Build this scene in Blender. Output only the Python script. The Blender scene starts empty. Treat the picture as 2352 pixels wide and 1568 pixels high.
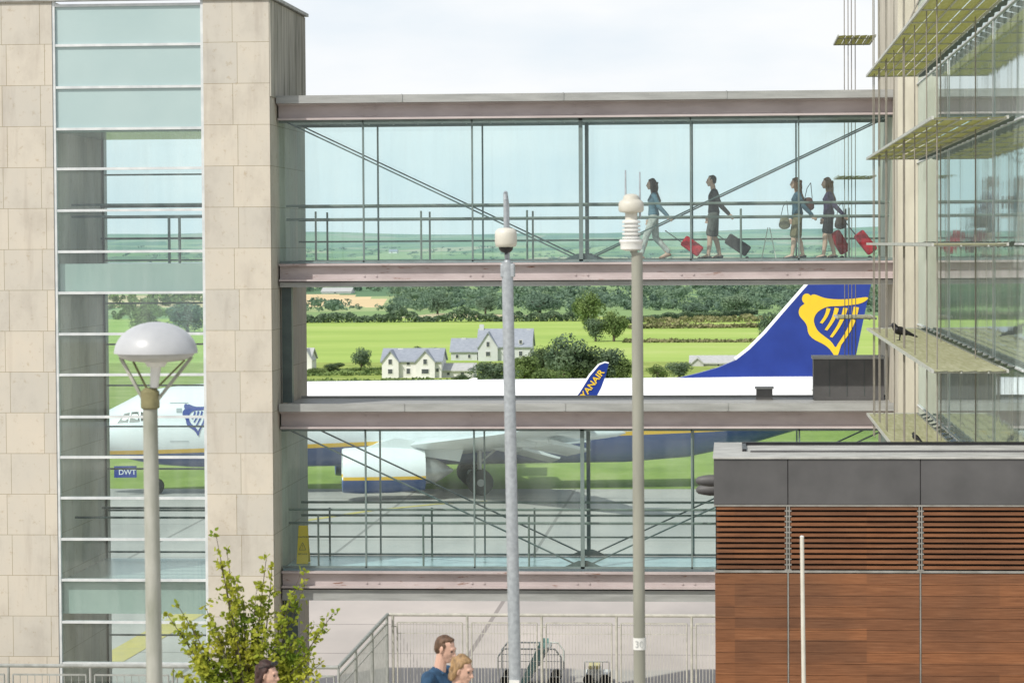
import bpy,bmesh,math,random
from mathutils import Vector,Matrix,noise
from mathutils.geometry import tessellate_polygon
R=random.Random(7)
D=bpy.data;SC=bpy.context.scene;COL=SC.collection
F=6480.0;EYE=11.6;rad=math.radians
PSI=math.atan(510/F);PIT=math.atan(224/F);RHO=rad(.35)
CM=(Matrix.Rotation(PSI,3,'Z')@Matrix.Rotation(math.pi/2-PIT,3,'X')@Matrix.Rotation(-RHO,3,'Z'))
def ray(u,v): return CM@Vector((u-1176,-(v-784),-F))
def P(u,v,Y):
    d=ray(u,v);t=Y/d.y;return Vector((d.x*t,Y,EYE+d.z*t))
def Pz(u,v,z):
    d=ray(u,v);t=(z-EYE)/d.z;return Vector((d.x*t,d.y*t,z))
CMI=CM.transposed()
def proj(p):
    q=CMI@(Vector(p)-Vector((0,0,EYE)))
    if q.z>-1: return (-1e6,-1e6)
    return (1176+q.x/-q.z*F,784-q.y/-q.z*F)
# ---------------------------------------------------------------- materials
def nt(name):
    m=D.materials.new(name);m.use_nodes=True;n=m.node_tree;n.nodes.clear()
    out=n.nodes.new('ShaderNodeOutputMaterial');return m,n,out
def lk(n,a,b): n.links.new(a,b)
def tex(n,scale,stretch=(1,1,1),detail=4,pos=False,rough=.55):
    if pos: tc=n.nodes.new('ShaderNodeNewGeometry').outputs['Position']
    else: tc=n.nodes.new('ShaderNodeTexCoord').outputs['Object']
    mp=n.nodes.new('ShaderNodeMapping');mp.inputs['Scale'].default_value=stretch
    lk(n,tc,mp.inputs['Vector'])
    no=n.nodes.new('ShaderNodeTexNoise');no.inputs['Scale'].default_value=scale;no.inputs['Detail'].default_value=detail
    no.inputs['Roughness'].default_value=rough
    lk(n,mp.outputs['Vector'],no.inputs['Vector']);return no.outputs['Fac']
def ramp(n,fac,stops,const=False):
    r=n.nodes.new('ShaderNodeValToRGB');e=r.color_ramp.elements
    while len(e)>1: e.remove(e[0])
    e[0].position=stops[0][0];e[0].color=tuple(stops[0][1])+(1,)
    for p,c in stops[1:]:
        k=e.new(p);k.color=tuple(c)+(1,)
    if const: r.color_ramp.interpolation='CONSTANT'
    lk(n,fac,r.inputs['Fac']);return r.outputs['Color']
def mixc(n,f,a,b,mode='MIX'):
    m=n.nodes.new('ShaderNodeMix');m.data_type='RGBA';m.blend_type=mode
    if isinstance(f,(int,float)): m.inputs[0].default_value=f
    else: lk(n,f,m.inputs[0])
    for i,x in ((6,a),(7,b)):
        if isinstance(x,tuple): m.inputs[i].default_value=x if len(x)==4 else x+(1,)
        else: lk(n,x,m.inputs[i])
    return m.outputs[2]
def math_(n,op,a,b=None,clamp=False):
    m=n.nodes.new('ShaderNodeMath');m.operation=op;m.use_clamp=clamp
    for i,x in enumerate((a,b)):
        if x is None: continue
        if isinstance(x,(int,float)): m.inputs[i].default_value=x
        else: lk(n,x,m.inputs[i])
    return m.outputs[0]
def principled(n,out,col,rough,metal,bumpf=None,bs=.3,bd=.02,spec=.4):
    b=n.nodes.new('ShaderNodeBsdfPrincipled')
    if isinstance(col,tuple): b.inputs['Base Color'].default_value=col+(1,)
    else: lk(n,col,b.inputs['Base Color'])
    b.inputs['Roughness'].default_value=rough;b.inputs['Metallic'].default_value=metal
    b.inputs['Specular IOR Level'].default_value=spec
    if bumpf is not None:
        bu=n.nodes.new('ShaderNodeBump');bu.inputs['Strength'].default_value=bs;bu.inputs['Distance'].default_value=bd
        lk(n,bumpf,bu.inputs['Height']);lk(n,bu.outputs[0],b.inputs['Normal'])
    lk(n,b.outputs[0],out.inputs['Surface']);return b
def mat(name,c,c2=None,scale=5,rough=.6,metal=0,bump=0,stretch=(1,1,1),lo=.35,hi=.65,detail=4,spec=.4,pos=False):
    m,n,out=nt(name)
    if c2 is None: c2=tuple(x*.8 for x in c)
    f=tex(n,scale,stretch,detail,pos)
    col=ramp(n,f,[(lo,c2),(hi,c)])
    principled(n,out,col,rough,metal,f if bump else None,bump,spec=spec)
    return m
def glass(name,tint,refl=.07,dirt=.06):
    m,n,out=nt(name)
    tr=n.nodes.new('ShaderNodeBsdfTransparent');tr.inputs[0].default_value=tint+(1,)
    gl=n.nodes.new('ShaderNodeBsdfGlossy');gl.inputs['Roughness'].default_value=.02
    gl.inputs[0].default_value=(.9,.97,.97,1)
    mx=n.nodes.new('ShaderNodeMixShader');mx.inputs[0].default_value=refl
    lk(n,tr.outputs[0],mx.inputs[1]);lk(n,gl.outputs[0],mx.inputs[2])
    df=n.nodes.new('ShaderNodeBsdfDiffuse');df.inputs[0].default_value=(.80,.86,.82,1)
    f=tex(n,1.3,(2.2,2.2,.25),5,True)
    r=n.nodes.new('ShaderNodeMapRange');r.inputs[1].default_value=.4;r.inputs[2].default_value=.8;r.inputs[3].default_value=dirt*.5;r.inputs[4].default_value=dirt*3
    lk(n,f,r.inputs[0])
    m2=n.nodes.new('ShaderNodeMixShader');lk(n,r.outputs[0],m2.inputs[0]);lk(n,mx.outputs[0],m2.inputs[1]);lk(n,df.outputs[0],m2.inputs[2])
    lk(n,m2.outputs[0],out.inputs['Surface']);return m
def leafmat(name,c,c2,scale=.6,trans=.3,pos=True):
    m,n,out=nt(name);f=tex(n,scale,(1,1,1),5,pos)
    col=ramp(n,f,[(.35,c2),(.65,c)])
    d=n.nodes.new('ShaderNodeBsdfDiffuse');t=n.nodes.new('ShaderNodeBsdfTranslucent');lk(n,col,d.inputs[0]);lk(n,col,t.inputs[0])
    mx=n.nodes.new('ShaderNodeMixShader');mx.inputs[0].default_value=trans
    lk(n,d.outputs[0],mx.inputs[1]);lk(n,t.outputs[0],mx.inputs[2]);lk(n,mx.outputs[0],out.inputs['Surface']);return m
TY=59.0
ROW=95.3/F*TY
def stone():
    m,n,out=nt('limestone_cladding')
    g=n.nodes.new('ShaderNodeNewGeometry');s=n.nodes.new('ShaderNodeSeparateXYZ');lk(n,g.outputs['Position'],s.inputs[0])
    h=math_(n,'ADD',s.outputs[0],s.outputs[1]);h=math_(n,'ADD',h,-P(548,500,TY).x-TY+6.6)
    z=math_(n,'ADD',s.outputs[2],-P(540,97,TY).z+ROW*40)
    c=n.nodes.new('ShaderNodeCombineXYZ');lk(n,h,c.inputs[0]);lk(n,z,c.inputs[1])
    b=n.nodes.new('ShaderNodeTexBrick');lk(n,c.outputs[0],b.inputs['Vector'])
    b.inputs['Scale'].default_value=1;b.inputs['Brick Width'].default_value=.825;b.inputs['Row Height'].default_value=ROW
    b.inputs['Mortar Size'].default_value=.006;b.inputs['Mortar Smooth'].default_value=.1;b.offset=.12;b.offset_frequency=2
    b.inputs['Color1'].default_value=(.565,.515,.435,1);b.inputs['Color2'].default_value=(.50,.47,.415,1);b.inputs['Mortar'].default_value=(.30,.26,.18,1);b.inputs['Bias'].default_value=0
    f=tex(n,1.4,(1,1,.7),7,True,.6);col=ramp(n,f,[(.3,(.85,.84,.84)),(.5,(1,1,1)),(.75,(1.06,1.04,1.02))])
    col=mixc(n,1,b.outputs['Color'],col,'MULTIPLY')
    f2=tex(n,6,(1,1,1),7,True,.75);sp=ramp(n,f2,[(.34,(.76,.68,.56)),(.43,(1,1,1))])
    col=mixc(n,.7,col,sp,'MULTIPLY')
    f3=tex(n,1.6,(1.6,1.6,.2),5,True,.6);sk=ramp(n,f3,[(.55,(1,1,1)),(.74,(.72,.68,.66))])
    col=mixc(n,.65,col,sk,'MULTIPLY')
    principled(n,out,col,.8,0,b.outputs['Fac'],-.3,.01);return m
M={}
M['stone']=stone()
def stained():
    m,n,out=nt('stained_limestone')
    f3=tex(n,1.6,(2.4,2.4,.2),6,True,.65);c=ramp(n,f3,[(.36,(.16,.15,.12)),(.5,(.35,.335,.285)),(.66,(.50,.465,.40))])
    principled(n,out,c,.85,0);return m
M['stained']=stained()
M['coping']=mat('coping_metal',(.42,.42,.4),(.25,.25,.23),3,.5)
M['white_frame']=mat('pale_aluminium',(.66,.68,.68),(.52,.55,.56),3,.4,spec=.5)
M['spandrel']=mat('teal_spandrel_glass',(.405,.515,.51),(.35,.465,.465),.35,.12,spec=.7,pos=True)
M['slabglass']=mat('grey_green_glass',(.36,.41,.37),(.30,.35,.32),.5,.2,spec=.6,pos=True)
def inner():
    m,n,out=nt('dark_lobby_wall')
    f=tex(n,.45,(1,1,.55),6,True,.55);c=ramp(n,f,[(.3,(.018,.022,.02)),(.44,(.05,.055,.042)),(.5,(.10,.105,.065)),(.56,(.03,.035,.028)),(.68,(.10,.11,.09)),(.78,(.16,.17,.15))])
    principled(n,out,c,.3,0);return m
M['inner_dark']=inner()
M['glass']=glass('bridge_glass',(.865,.962,.955),.05,.032)
M['towerglass']=glass('tower_glass',(.84,.945,.94),.08,.045)
M['pink_steel']=mat('pinkish_grey_painted_steel',(.52,.455,.45),(.43,.37,.365),1.2,.55,stretch=(1,1,3),pos=True)
def rusty():
    m,n,out=nt('rust_streaked_steel')
    f=tex(n,1.2,(1,1,3),4,True);base=ramp(n,f,[(.35,(.41,.35,.345)),(.65,(.51,.445,.44))])
    f2=tex(n,1.6,(1.0,1.0,7),6,True,.7);k=ramp(n,f2,[(.60,(0,0,0)),(.67,(1,1,1))])
    col=mixc(n,k,base,(.21,.095,.06));principled(n,out,col,.7,0);return m
M['rusty']=rusty()
M['flash']=mat('grey_roof_flashing',(.38,.385,.375),(.28,.285,.275),2.5,.5,stretch=(.4,1,3),pos=True)
M['dark_steel']=mat('dark_green_grey_steel',(.075,.105,.10),(.05,.07,.07),3,.4,spec=.5)
M['mullion']=mat('grey_green_mullion',(.18,.23,.22),(.13,.17,.165),3,.4,spec=.5)
M['rail']=mat('grey_handrail',(.17,.195,.17),(.11,.13,.11),3,.35,spec=.6)
M['ceil']=mat('ceiling_tiles',(.55,.56,.53),(.45,.46,.44),4,.7)
M['floor']=mat('pale_blue_floor',(.42,.55,.58),(.34,.47,.50),1,.25,spec=.6)
M['concrete']=mat('weathered_concrete',(.56,.52,.43),(.43,.395,.32),2.2,.85,bump=.2,stretch=(1,1,.35),pos=True,detail=7)
M['galv']=mat('galvanised_steel',(.42,.45,.47),(.32,.345,.365),24,.45,.35,detail=5)
M['olive']=mat('olive_grey_pole_paint',(.30,.30,.25),(.23,.23,.19),5,.5,stretch=(1,1,.2))
M['lamp_pole']=mat('weathered_pole',(.40,.40,.355),(.23,.24,.19),7,.55,stretch=(1,1,.25),detail=6)
M['lamp_white']=mat('lamp_grey_white',(.47,.48,.49),(.40,.41,.42),4,.3,spec=.5)
M['lamp_bowl']=mat('milky_lamp_bowl',(.42,.43,.42),(.34,.35,.34),6,.3,spec=.5)
M['white']=mat('white_plastic',(.72,.72,.69),(.62,.62,.59),5,.4)
M['offwhite']=mat('aged_white_plastic',(.62,.60,.53),(.52,.5,.43),6,.45)
M['black']=mat('black_plastic',(.02,.02,.022),(.012,.012,.013),5,.35)
M['moss']=mat('mossy_bracket',(.24,.22,.11),(.15,.14,.07),12,.7)
M['slate']=mat('dark_slate_panel',(.105,.103,.103),(.075,.074,.074),1.6,.55,detail=8)
M['kiosktop']=mat('grey_lead_top',(.48,.48,.45),(.33,.33,.31),3,.6,stretch=(1,2,1))
def wood():
    m,n,out=nt('brown_cedar')
    g=n.nodes.new('ShaderNodeNewGeometry');s=n.nodes.new('ShaderNodeSeparateXYZ');lk(n,g.outputs['Position'],s.inputs[0])
    pz=math_(n,'FLOOR',math_(n,'DIVIDE',s.outputs[2],26/F*34));px=math_(n,'FLOOR',math_(n,'DIVIDE',s.outputs[0],1.58))
    c=n.nodes.new('ShaderNodeCombineXYZ');lk(n,pz,c.inputs[0]);lk(n,px,c.inputs[1])
    w=n.nodes.new('ShaderNodeTexWhiteNoise');lk(n,c.outputs[0],w.inputs['Vector'])
    f=tex(n,5,(.5,1,14),6,True,.65)
    a=ramp(n,f,[(.3,(.13,.052,.022)),(.55,(.225,.098,.044)),(.75,(.30,.15,.08))])
    v=ramp(n,w.outputs['Value'],[(0,(.76,.76,.78)),(1,(1.12,1.08,1.0))])
    col=mixc(n,1,a,v,'MULTIPLY')
    f2=tex(n,.9,(1,1,1.2),4,True);col=mixc(n,.6,col,ramp(n,f2,[(.35,(.68,.70,.74)),(.6,(1.15,1.08,1))]),'MULTIPLY')
    principled(n,out,col,.55,0,f,.15,.005);return m
M['wood']=wood()
M['void']=mat('dark_void',(.035,.02,.014),(.02,.012,.009),3,.9)
M['strip']=mat('galvanised_strip',(.36,.35,.32),(.26,.25,.22),6,.45,.3)
M['leafdark']=leafmat('dark_green_leaves',(.14,.195,.10),(.07,.105,.06),.35)
M['leafmid']=leafmat('mid_green_leaves',(.24,.32,.12),(.12,.18,.07),.35)
M['leafblue']=leafmat('blue_green_leaves',(.19,.26,.16),(.10,.15,.10),.35)
M['leafhazy']=leafmat('haze_tinted_woodland_leaves',(.20,.29,.20),(.13,.195,.155),.03)  # aerial haze is put into the leaf colour
M['leafhazy2']=leafmat('haze_tinted_pale_woodland_leaves',(.26,.35,.22),(.17,.25,.18),.03)  # paler leaves, again with the haze in the base colour
M['leafveryhazy']=leafmat('haze_tinted_far_woodland_leaves',(.185,.28,.255),(.14,.215,.215),.004)  # hill woodland: blue-green distance haze painted into the leaves
M['hedgebrown']=leafmat('brown_green_hedge',(.33,.31,.17),(.19,.21,.10),.1)
M['bark']=mat('bark',(.12,.10,.075),(.07,.06,.04),6,.9)
M['shrubleaf']=leafmat('yellow_green_shrub_leaves',(.50,.50,.07),(.16,.25,.035),3.0,.4)
# ---------------------------------------------------------------- mesh builder
ORG={}
class MB:
    def __init__(s): s.v=[];s.f=[]
    def add(s,vs,fs):
        o=len(s.v);s.v+=[Vector(x) for x in vs];s.f+=[tuple(i+o for i in f) for f in fs];return s
    def box(s,x0,x1,y0,y1,z0,z1):
        if x0>x1:x0,x1=x1,x0
        if y0>y1:y0,y1=y1,y0
        if z0>z1:z0,z1=z1,z0
        return s.add([(x0,y0,z0),(x1,y0,z0),(x1,y1,z0),(x0,y1,z0),(x0,y0,z1),(x1,y0,z1),(x1,y1,z1),(x0,y1,z1)],
          [(0,3,2,1),(4,5,6,7),(0,1,5,4),(1,2,6,5),(2,3,7,6),(3,0,4,7)])
    def tube(s,a,b,r1,r2=None,n=10,cap=True):
        if r2 is None:r2=r1
        a=Vector(a);b=Vector(b);d=(b-a).normalized();u=d.orthogonal().normalized();w=d.cross(u)
        vs=[];
        for p,r in((a,r1),(b,r2)):
            for i in range(n):
                t=2*math.pi*i/n;vs.append(p+(u*math.cos(t)+w*math.sin(t))*r)
        fs=[(i,(i+1)%n,n+(i+1)%n,n+i) for i in range(n)]
        if cap: fs+=[tuple(range(n-1,-1,-1)),tuple(range(n,2*n))]
        return s.add(vs,fs)
    def path(s,pts,r,n=8):
        for a,b in zip(pts,pts[1:]): s.tube(a,b,r,r,n)
        return s
    def bar(s,a,b,w,h,up=(0,0,1)):
        a=Vector(a);b=Vector(b);d=(b-a).normalized();sd=d.cross(Vector(up)).normalized();u=sd.cross(d)
        vs=[p+sd*x*w/2+u*y*h/2 for p in(a,b) for x,y in((-1,-1),(1,-1),(1,1),(-1,1))]
        return s.add(vs,[(0,1,2,3),(7,6,5,4),(0,4,5,1),(1,5,6,2),(2,6,7,3),(3,7,4,0)])
    def lathe(s,c,prof,n=24,axis=2,cap=True):
        c=Vector(c);vs=[]
        for r,z in prof:
            for i in range(n):
                t=2*math.pi*i/n;q=[r*math.cos(t),r*math.sin(t)]
                if axis==2:p=Vector((q[0],q[1],z))
                elif axis==0:p=Vector((z,q[0],q[1]))
                else:p=Vector((q[0],z,q[1]))
                vs.append(c+p)
        fs=[]
        for k in range(len(prof)-1):
            for i in range(n): fs.append((k*n+i,k*n+(i+1)%n,(k+1)*n+(i+1)%n,(k+1)*n+i))
        if cap: fs+=[tuple(range(n)),tuple(range((len(prof)-1)*n,len(prof)*n))]
        return s.add(vs,fs)
    def prism(s,pts,vec):
        pts=[Vector(p) for p in pts];vec=Vector(vec);n=len(pts)
        tris=tessellate_polygon([pts])
        fs=[tuple(t) for t in tris]+[tuple(i+n for i in t[::-1]) for t in tris]+[(i,(i+1)%n,n+(i+1)%n,n+i) for i in range(n)]
        return s.add(pts+[p+vec for p in pts],fs)
    def poly(s,pts):
        pts=[Vector(p) for p in pts];return s.add(pts,[tuple(t) for t in tessellate_polygon([pts])])
    def ell(s,c,r,n=12,m=8):
        c=Vector(c)
        if isinstance(r,(int,float)): r=(r,r,r)
        vs=[c+Vector((0,0,-r[2]))]
        for j in range(1,m):
            a=-math.pi/2+math.pi*j/m
            for i in range(n):
                t=2*math.pi*i/n;vs.append(c+Vector((r[0]*math.cos(a)*math.cos(t),r[1]*math.cos(a)*math.sin(t),r[2]*math.sin(a))))
        vs.append(c+Vector((0,0,r[2])));fs=[]
        for i in range(n): fs.append((0,1+(i+1)%n,1+i))
        for j in range(m-2):
            for i in range(n): fs.append((1+j*n+i,1+j*n+(i+1)%n,1+(j+1)*n+(i+1)%n,1+(j+1)*n+i))
        L=len(vs)-1
        for i in range(n): fs.append((L,1+(m-2)*n+i,1+(m-2)*n+(i+1)%n))
        return s.add(vs,fs)
    def hull(s,items,n=10,m=7):
        t=MB()
        for c,r in items: t.ell(c,r,n,m)
        bm=bmesh.new()
        vs=[bm.verts.new(v) for v in t.v]
        bmesh.ops.remove_doubles(bm,verts=vs,dist=1e-5)
        bmesh.ops.convex_hull(bm,input=bm.verts[:])
        bmesh.ops.delete(bm,geom=[v for v in bm.verts if not v.link_faces],context='VERTS')
        bm.verts.index_update()
        s.add([v.co.copy() for v in bm.verts],[tuple(v.index for v in f.verts) for f in bm.faces]);bm.free();return s
    def build(s,name,m,parent=None,smooth=False,local=False,recalc=True,bevel=0):
        me=D.meshes.new(name)
        if local or (parent is None and local): o=Vector((0,0,0))
        elif parent is not None: o=ORG[parent.name]
        else:
            xs=[v.x for v in s.v];ys=[v.y for v in s.v];o=Vector(((min(xs)+max(xs))/2,(min(ys)+max(ys))/2,min(v.z for v in s.v)))
        me.from_pydata([v-o for v in s.v],[],s.f)
        if recalc:
            bm=bmesh.new();bm.from_mesh(me);bmesh.ops.recalc_face_normals(bm,faces=bm.faces[:]);bm.to_mesh(me);bm.free()
        if smooth: me.polygons.foreach_set('use_smooth',[True]*len(me.polygons))
        for mm in (m if isinstance(m,list) else [m]): me.materials.append(mm)
        ob=D.objects.new(name,me);COL.objects.link(ob)
        if bevel:
            b=ob.modifiers.new('bevel','BEVEL');b.width=bevel;b.segments=2;b.limit_method='ANGLE'
        if parent is not None: ob.parent=parent;ORG[ob.name]=ORG[parent.name]
        else:
            if not local: ob.location=o
            ORG[ob.name]=o
        if smooth:
            try: me.set_sharp_from_angle(angle=rad(40))
            except Exception: pass
        return ob
def tag(o,label,cat,group=None,kind=None):
    o['label']=label;o['category']=cat
    if group:o['group']=group
    if kind:o['kind']=kind
    return o
def struct(o): o['kind']='structure';return o
def thing(name,label,cat,loc,group=None,rz=0):
    o=D.objects.new(name,None);COL.objects.link(o);o.location=loc;o.rotation_euler=(0,0,rz);o.empty_display_size=.3
    tag(o,label,cat,group);ORG[o.name]=Vector(loc);return o
def remesh(mb,name,m,parent,voxel=.012,it=4,local=True):
    ob=mb.build(name,m,parent,local=local)
    r=ob.modifiers.new('r','REMESH');r.mode='VOXEL';r.voxel_size=voxel
    sm=ob.modifiers.new('s','SMOOTH');sm.factor=.5;sm.iterations=it
    dg=bpy.context.evaluated_depsgraph_get();me=D.meshes.new_from_object(ob.evaluated_get(dg))
    ob.modifiers.clear();old=ob.data;ob.data=me;D.meshes.remove(old)
    me.polygons.foreach_set('use_smooth',[True]*len(me.polygons));me.name=name
    if not me.materials: me.materials.append(m)
    return ob
def textmesh(txt,size,bold=.02):
    c=D.curves.new('t','FONT');c.body=txt;c.size=size;c.offset=bold*size;c.resolution_u=3
    o=D.objects.new('t',c);COL.objects.link(o);dg=bpy.context.evaluated_depsgraph_get();dg.update()
    me=D.meshes.new_from_object(o.evaluated_get(dg));vs=[v.co.copy() for v in me.vertices];fs=[tuple(p.vertices) for p in me.polygons]
    D.objects.remove(o);D.meshes.remove(me);return vs,fs
def text_on(mb,txt,size,origin,dx,dy,bold=.02):
    vs,fs=textmesh(txt,size,bold);o=Vector(origin);dx=Vector(dx).normalized();dy=Vector(dy).normalized()
    mb.add([o+dx*v.x+dy*v.y for v in vs],fs)
# ---------------------------------------------------------------- terrain
def zv(Y,v): return EYE-(v-560)/F*Y
PR=[(-200,0),(200,0),(300,-5),(480,zv(480,868)),(560,zv(560,832)),(800,zv(800,738)),(1100,zv(1100,703)),(1300,zv(1300,675)),(2500,zv(2500,606)),(4000,zv(4000,574)),(5200,zv(5200,562)),(7000,zv(7000,537)),(7600,40),(12000,-60)]
def terr(x,y):
    for (a,za),(b,zb) in zip(PR,PR[1:]):
        if y<=b: z=za+(zb-za)*(y-a)/(b-a);break
    else: z=-60
    if y>1200:
        k=min(1,(y-1200)/3500);z+=k*(noise.noise(Vector((x/900,y/1500,3)))*20+noise.noise(Vector((x/260,y/500,8)))*7)
        if y>5000: z+=min(1,(y-5000)/2000)*max(0,min(1,x/900+.2))*14
    return z
def ghit(u,v):
    d=ray(u,v);Y=150
    while Y<7400:
        t=Y/d.y;x=d.x*t
        if EYE+d.z*t<terr(x,Y): break
        Y+=3+Y*.004
    t=Y/d.y;return Vector((d.x*t,Y,terr(d.x*t,Y)))
GE=133.0
def mk_ground():
    ys=[-60,0,40,80,110,GE]+list(range(140,480,12))+list(range(480,1400,20))+list(range(1400,3000,80))+list(range(3000,8200,160))+[9000,12000]
    NC=170;vs=[];fs=[];mi=[]
    for y in ys:
        w=90+.45*max(y,0)
        for i in range(NC+1):
            x=(-1+2*i/NC)*w;vs.append((x,y,terr(x,y)))
    me=D.meshes.new('ground')
    for j in range(len(ys)-1):
        for i in range(NC):
            a=j*(NC+1)+i;fs.append((a,a+1,a+NC+2,a+NC+1))
            c=(Vector(vs[a])+Vector(vs[a+NC+2]))/2;u,v=proj(c)
            if ys[j]<GE-.1:k=0
            elif c.y<470:k=1
            elif c.y<860:
                k=2
                if v>832: k=1
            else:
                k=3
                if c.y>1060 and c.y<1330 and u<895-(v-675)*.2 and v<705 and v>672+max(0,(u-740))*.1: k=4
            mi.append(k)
    me.from_pydata(vs,[],fs)
    me.polygons.foreach_set('material_index',mi);me.polygons.foreach_set('use_smooth',[True]*len(fs))
    m,n,out=nt('apron_concrete')
    g=n.nodes.new('ShaderNodeNewGeometry')
    b=n.nodes.new('ShaderNodeTexBrick');lk(n,g.outputs['Position'],b.inputs['Vector']);b.offset=0
    b.inputs['Scale'].default_value=1;b.inputs['Brick Width'].default_value=7.5;b.inputs['Row Height'].default_value=6.1;b.inputs['Mortar Size'].default_value=.07
    b.inputs['Color1'].default_value=(.52,.475,.435,1);b.inputs['Color2'].default_value=(.475,.44,.41,1);b.inputs['Mortar'].default_value=(.30,.27,.25,1)
    f=tex(n,.25,(1,.4,1),6,True);col=mixc(n,1,b.outputs['Color'],ramp(n,f,[(.3,(.80,.80,.80)),(.7,(1.08,1.06,1.05))]),'MULTIPLY')
    principled(n,out,col,.85,0);me.materials.append(m)
    m,n,out=nt('airfield_grass');f=tex(n,.35,(.5,.25,1),7,True,.75);col=ramp(n,f,[(.3,(.18,.25,.06)),(.52,(.29,.37,.09)),(.72,(.42,.45,.18))]);principled(n,out,col,.95,0,spec=.1);me.materials.append(m)
    m,n,out=nt('bright_meadow');f=tex(n,.025,(.6,1.4,1),8,True,.7);col=ramp(n,f,[(.3,(.29,.42,.10)),(.52,(.365,.49,.125)),(.75,(.47,.54,.20))]);principled(n,out,col,.95,0,spec=.1);me.materials.append(m)
    m,n,out=nt('haze_tinted_distant_fields')
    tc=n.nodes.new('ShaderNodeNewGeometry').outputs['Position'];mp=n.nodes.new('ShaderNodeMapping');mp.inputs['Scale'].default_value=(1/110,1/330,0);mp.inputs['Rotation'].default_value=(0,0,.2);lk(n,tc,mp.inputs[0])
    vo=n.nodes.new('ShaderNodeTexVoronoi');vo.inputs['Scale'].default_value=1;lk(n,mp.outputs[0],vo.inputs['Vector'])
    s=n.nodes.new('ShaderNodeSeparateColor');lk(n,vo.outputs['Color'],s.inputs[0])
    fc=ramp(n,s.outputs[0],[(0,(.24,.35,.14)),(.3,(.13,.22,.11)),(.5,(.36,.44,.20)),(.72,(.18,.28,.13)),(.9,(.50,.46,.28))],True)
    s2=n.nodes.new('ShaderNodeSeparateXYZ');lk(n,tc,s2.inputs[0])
    hz=n.nodes.new('ShaderNodeMapRange');hz.inputs[1].default_value=900;hz.inputs[2].default_value=6500;hz.inputs[3].default_value=.08;hz.inputs[4].default_value=.62;lk(n,s2.outputs[1],hz.inputs[0])  # haze amount grows with distance
    col=mixc(n,hz.outputs[0],fc,(.25,.36,.38));principled(n,out,col,1,0,spec=0);me.materials.append(m)  # aerial haze painted into the field base colour
    me.materials.append(mat('straw_field',(.72,.58,.36),(.62,.50,.30),.03,1,pos=True,spec=0))
    o=D.objects.new('ground',me);COL.objects.link(o);struct(o)
mk_ground()
Mw=mat('yellow_marking_paint',(.66,.52,.14),(.55,.45,.16),2,.7)
def marking(name,pts,w0):
    mb=MB()
    ps=[Pz(u,v,.012) for u,v in pts]
    for a,b in zip(ps,ps[1:]):
        d=(b-a).normalized();s=Vector((-d.y,d.x,0))*w0/2;mb.add([a-s,b-s,b+s,a+s],[(0,1,2,3)])
    struct(mb.build(name,Mw))
marking('taxiway_line',[(560,1228),(700,1195),(850,1172),(1000,1157),(1120,1150)],.4)
marking('stand_line',[(120,1590),(200,1545),(330,1470),(420,1418),(560,1340)],.9)
mb=MB().box(-40,40,-30,31,EYE-5.5,EYE-5.1);struct(mb.build('forecourt',M['concrete']))
XK0=P(1640,1100,34).x
KB=EYE-6.0
mb=MB().box(XK0+.03,40,31.01,36.5,EYE-6.4,KB);struct(mb.build('forecourt',M['concrete']))
mb=MB().box(-60,XK0+.03,31,57.6,0,2.1);struct(mb.build('terrace',M['concrete']))
mb=MB().box(XK0+.03,40,36.5,57.6,0,2.1);struct(mb.build('terrace',M['concrete']))
# ---------------------------------------------------------------- tower
def zT(v): return P(540,v,TY).z
def xT(u): return P(u,784,TY).x
TB=63.9
XR=xT(624);ztop=zT(-2)
tw=thing('stone_tower','limestone clad stair tower with a tall strip of teal glazing','building',(xT(300),TY,0))
mb=MB().box(xT(-420),xT(127),TY,TB,0,ztop);mb.build('wall',M['stone'],tw)
w=MB().box(xT(473),XR,TY,TB,0,ztop).build('wall',M['stone'],tw);w['label']='narrow limestone pier between the glazing and the footbridges'
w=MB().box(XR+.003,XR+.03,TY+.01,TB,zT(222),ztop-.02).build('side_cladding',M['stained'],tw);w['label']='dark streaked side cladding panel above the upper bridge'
mb=MB().box(xT(-420),XR+.1,TY-.06,TY+.16,ztop,ztop+.07);mb.box(XR-.1,XR+.10,TY+.16,TB+.05,ztop,ztop+.07);mb.build('coping',M['coping'],tw)
tv=[8,100,197,293,385,481,576,671,766,860,957,1050,1144,1239,1333,1430,1525,1620]
GX0=xT(127);GX1=xT(473)
fr=MB();fr.box(GX0+.004,GX0+.06,TY+.02,TY+.14,0,ztop);fr.box(GX1-.06,GX1-.004,TY+.02,TY+.14,0,ztop)
for v in tv: fr.box(GX0+.06,GX1-.06,TY+.03,TY+.13,zT(v)-.027,zT(v)+.027)
fo=fr.build('window_frame',M['white_frame'],tw)
for i,(a,b) in enumerate(zip(tv,tv[1:])):
    m=M['spandrel'] if i<3 else M['towerglass']
    MB().add([(GX0+.06,TY+.08,zT(a)-.027),(GX1-.06,TY+.08,zT(a)-.027),(GX1-.06,TY+.08,zT(b)+.027),(GX0+.06,TY+.08,zT(b)+.027)],[(0,1,2,3)]).build('pane',m,fo)
xw=P(243,784,TB-.3).x
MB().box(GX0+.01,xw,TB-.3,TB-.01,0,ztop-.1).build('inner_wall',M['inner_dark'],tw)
for a,b in((604,668),(1337,1412),(290,300)): 
    MB().box(GX0+.01,GX1-.01,TY+.18,TB-.35,zT(b),zT(a)).build('floor_slab',M['slabglass'],tw)
MB().add([(xw,TB-.1,0),(GX1-.01,TB-.1,0),(GX1-.01,TB-.1,ztop-.1),(xw,TB-.1,ztop-.1)],[(0,1,2,3)]).build('rear_pane',M['glass'],tw)
rf=MB()
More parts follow.
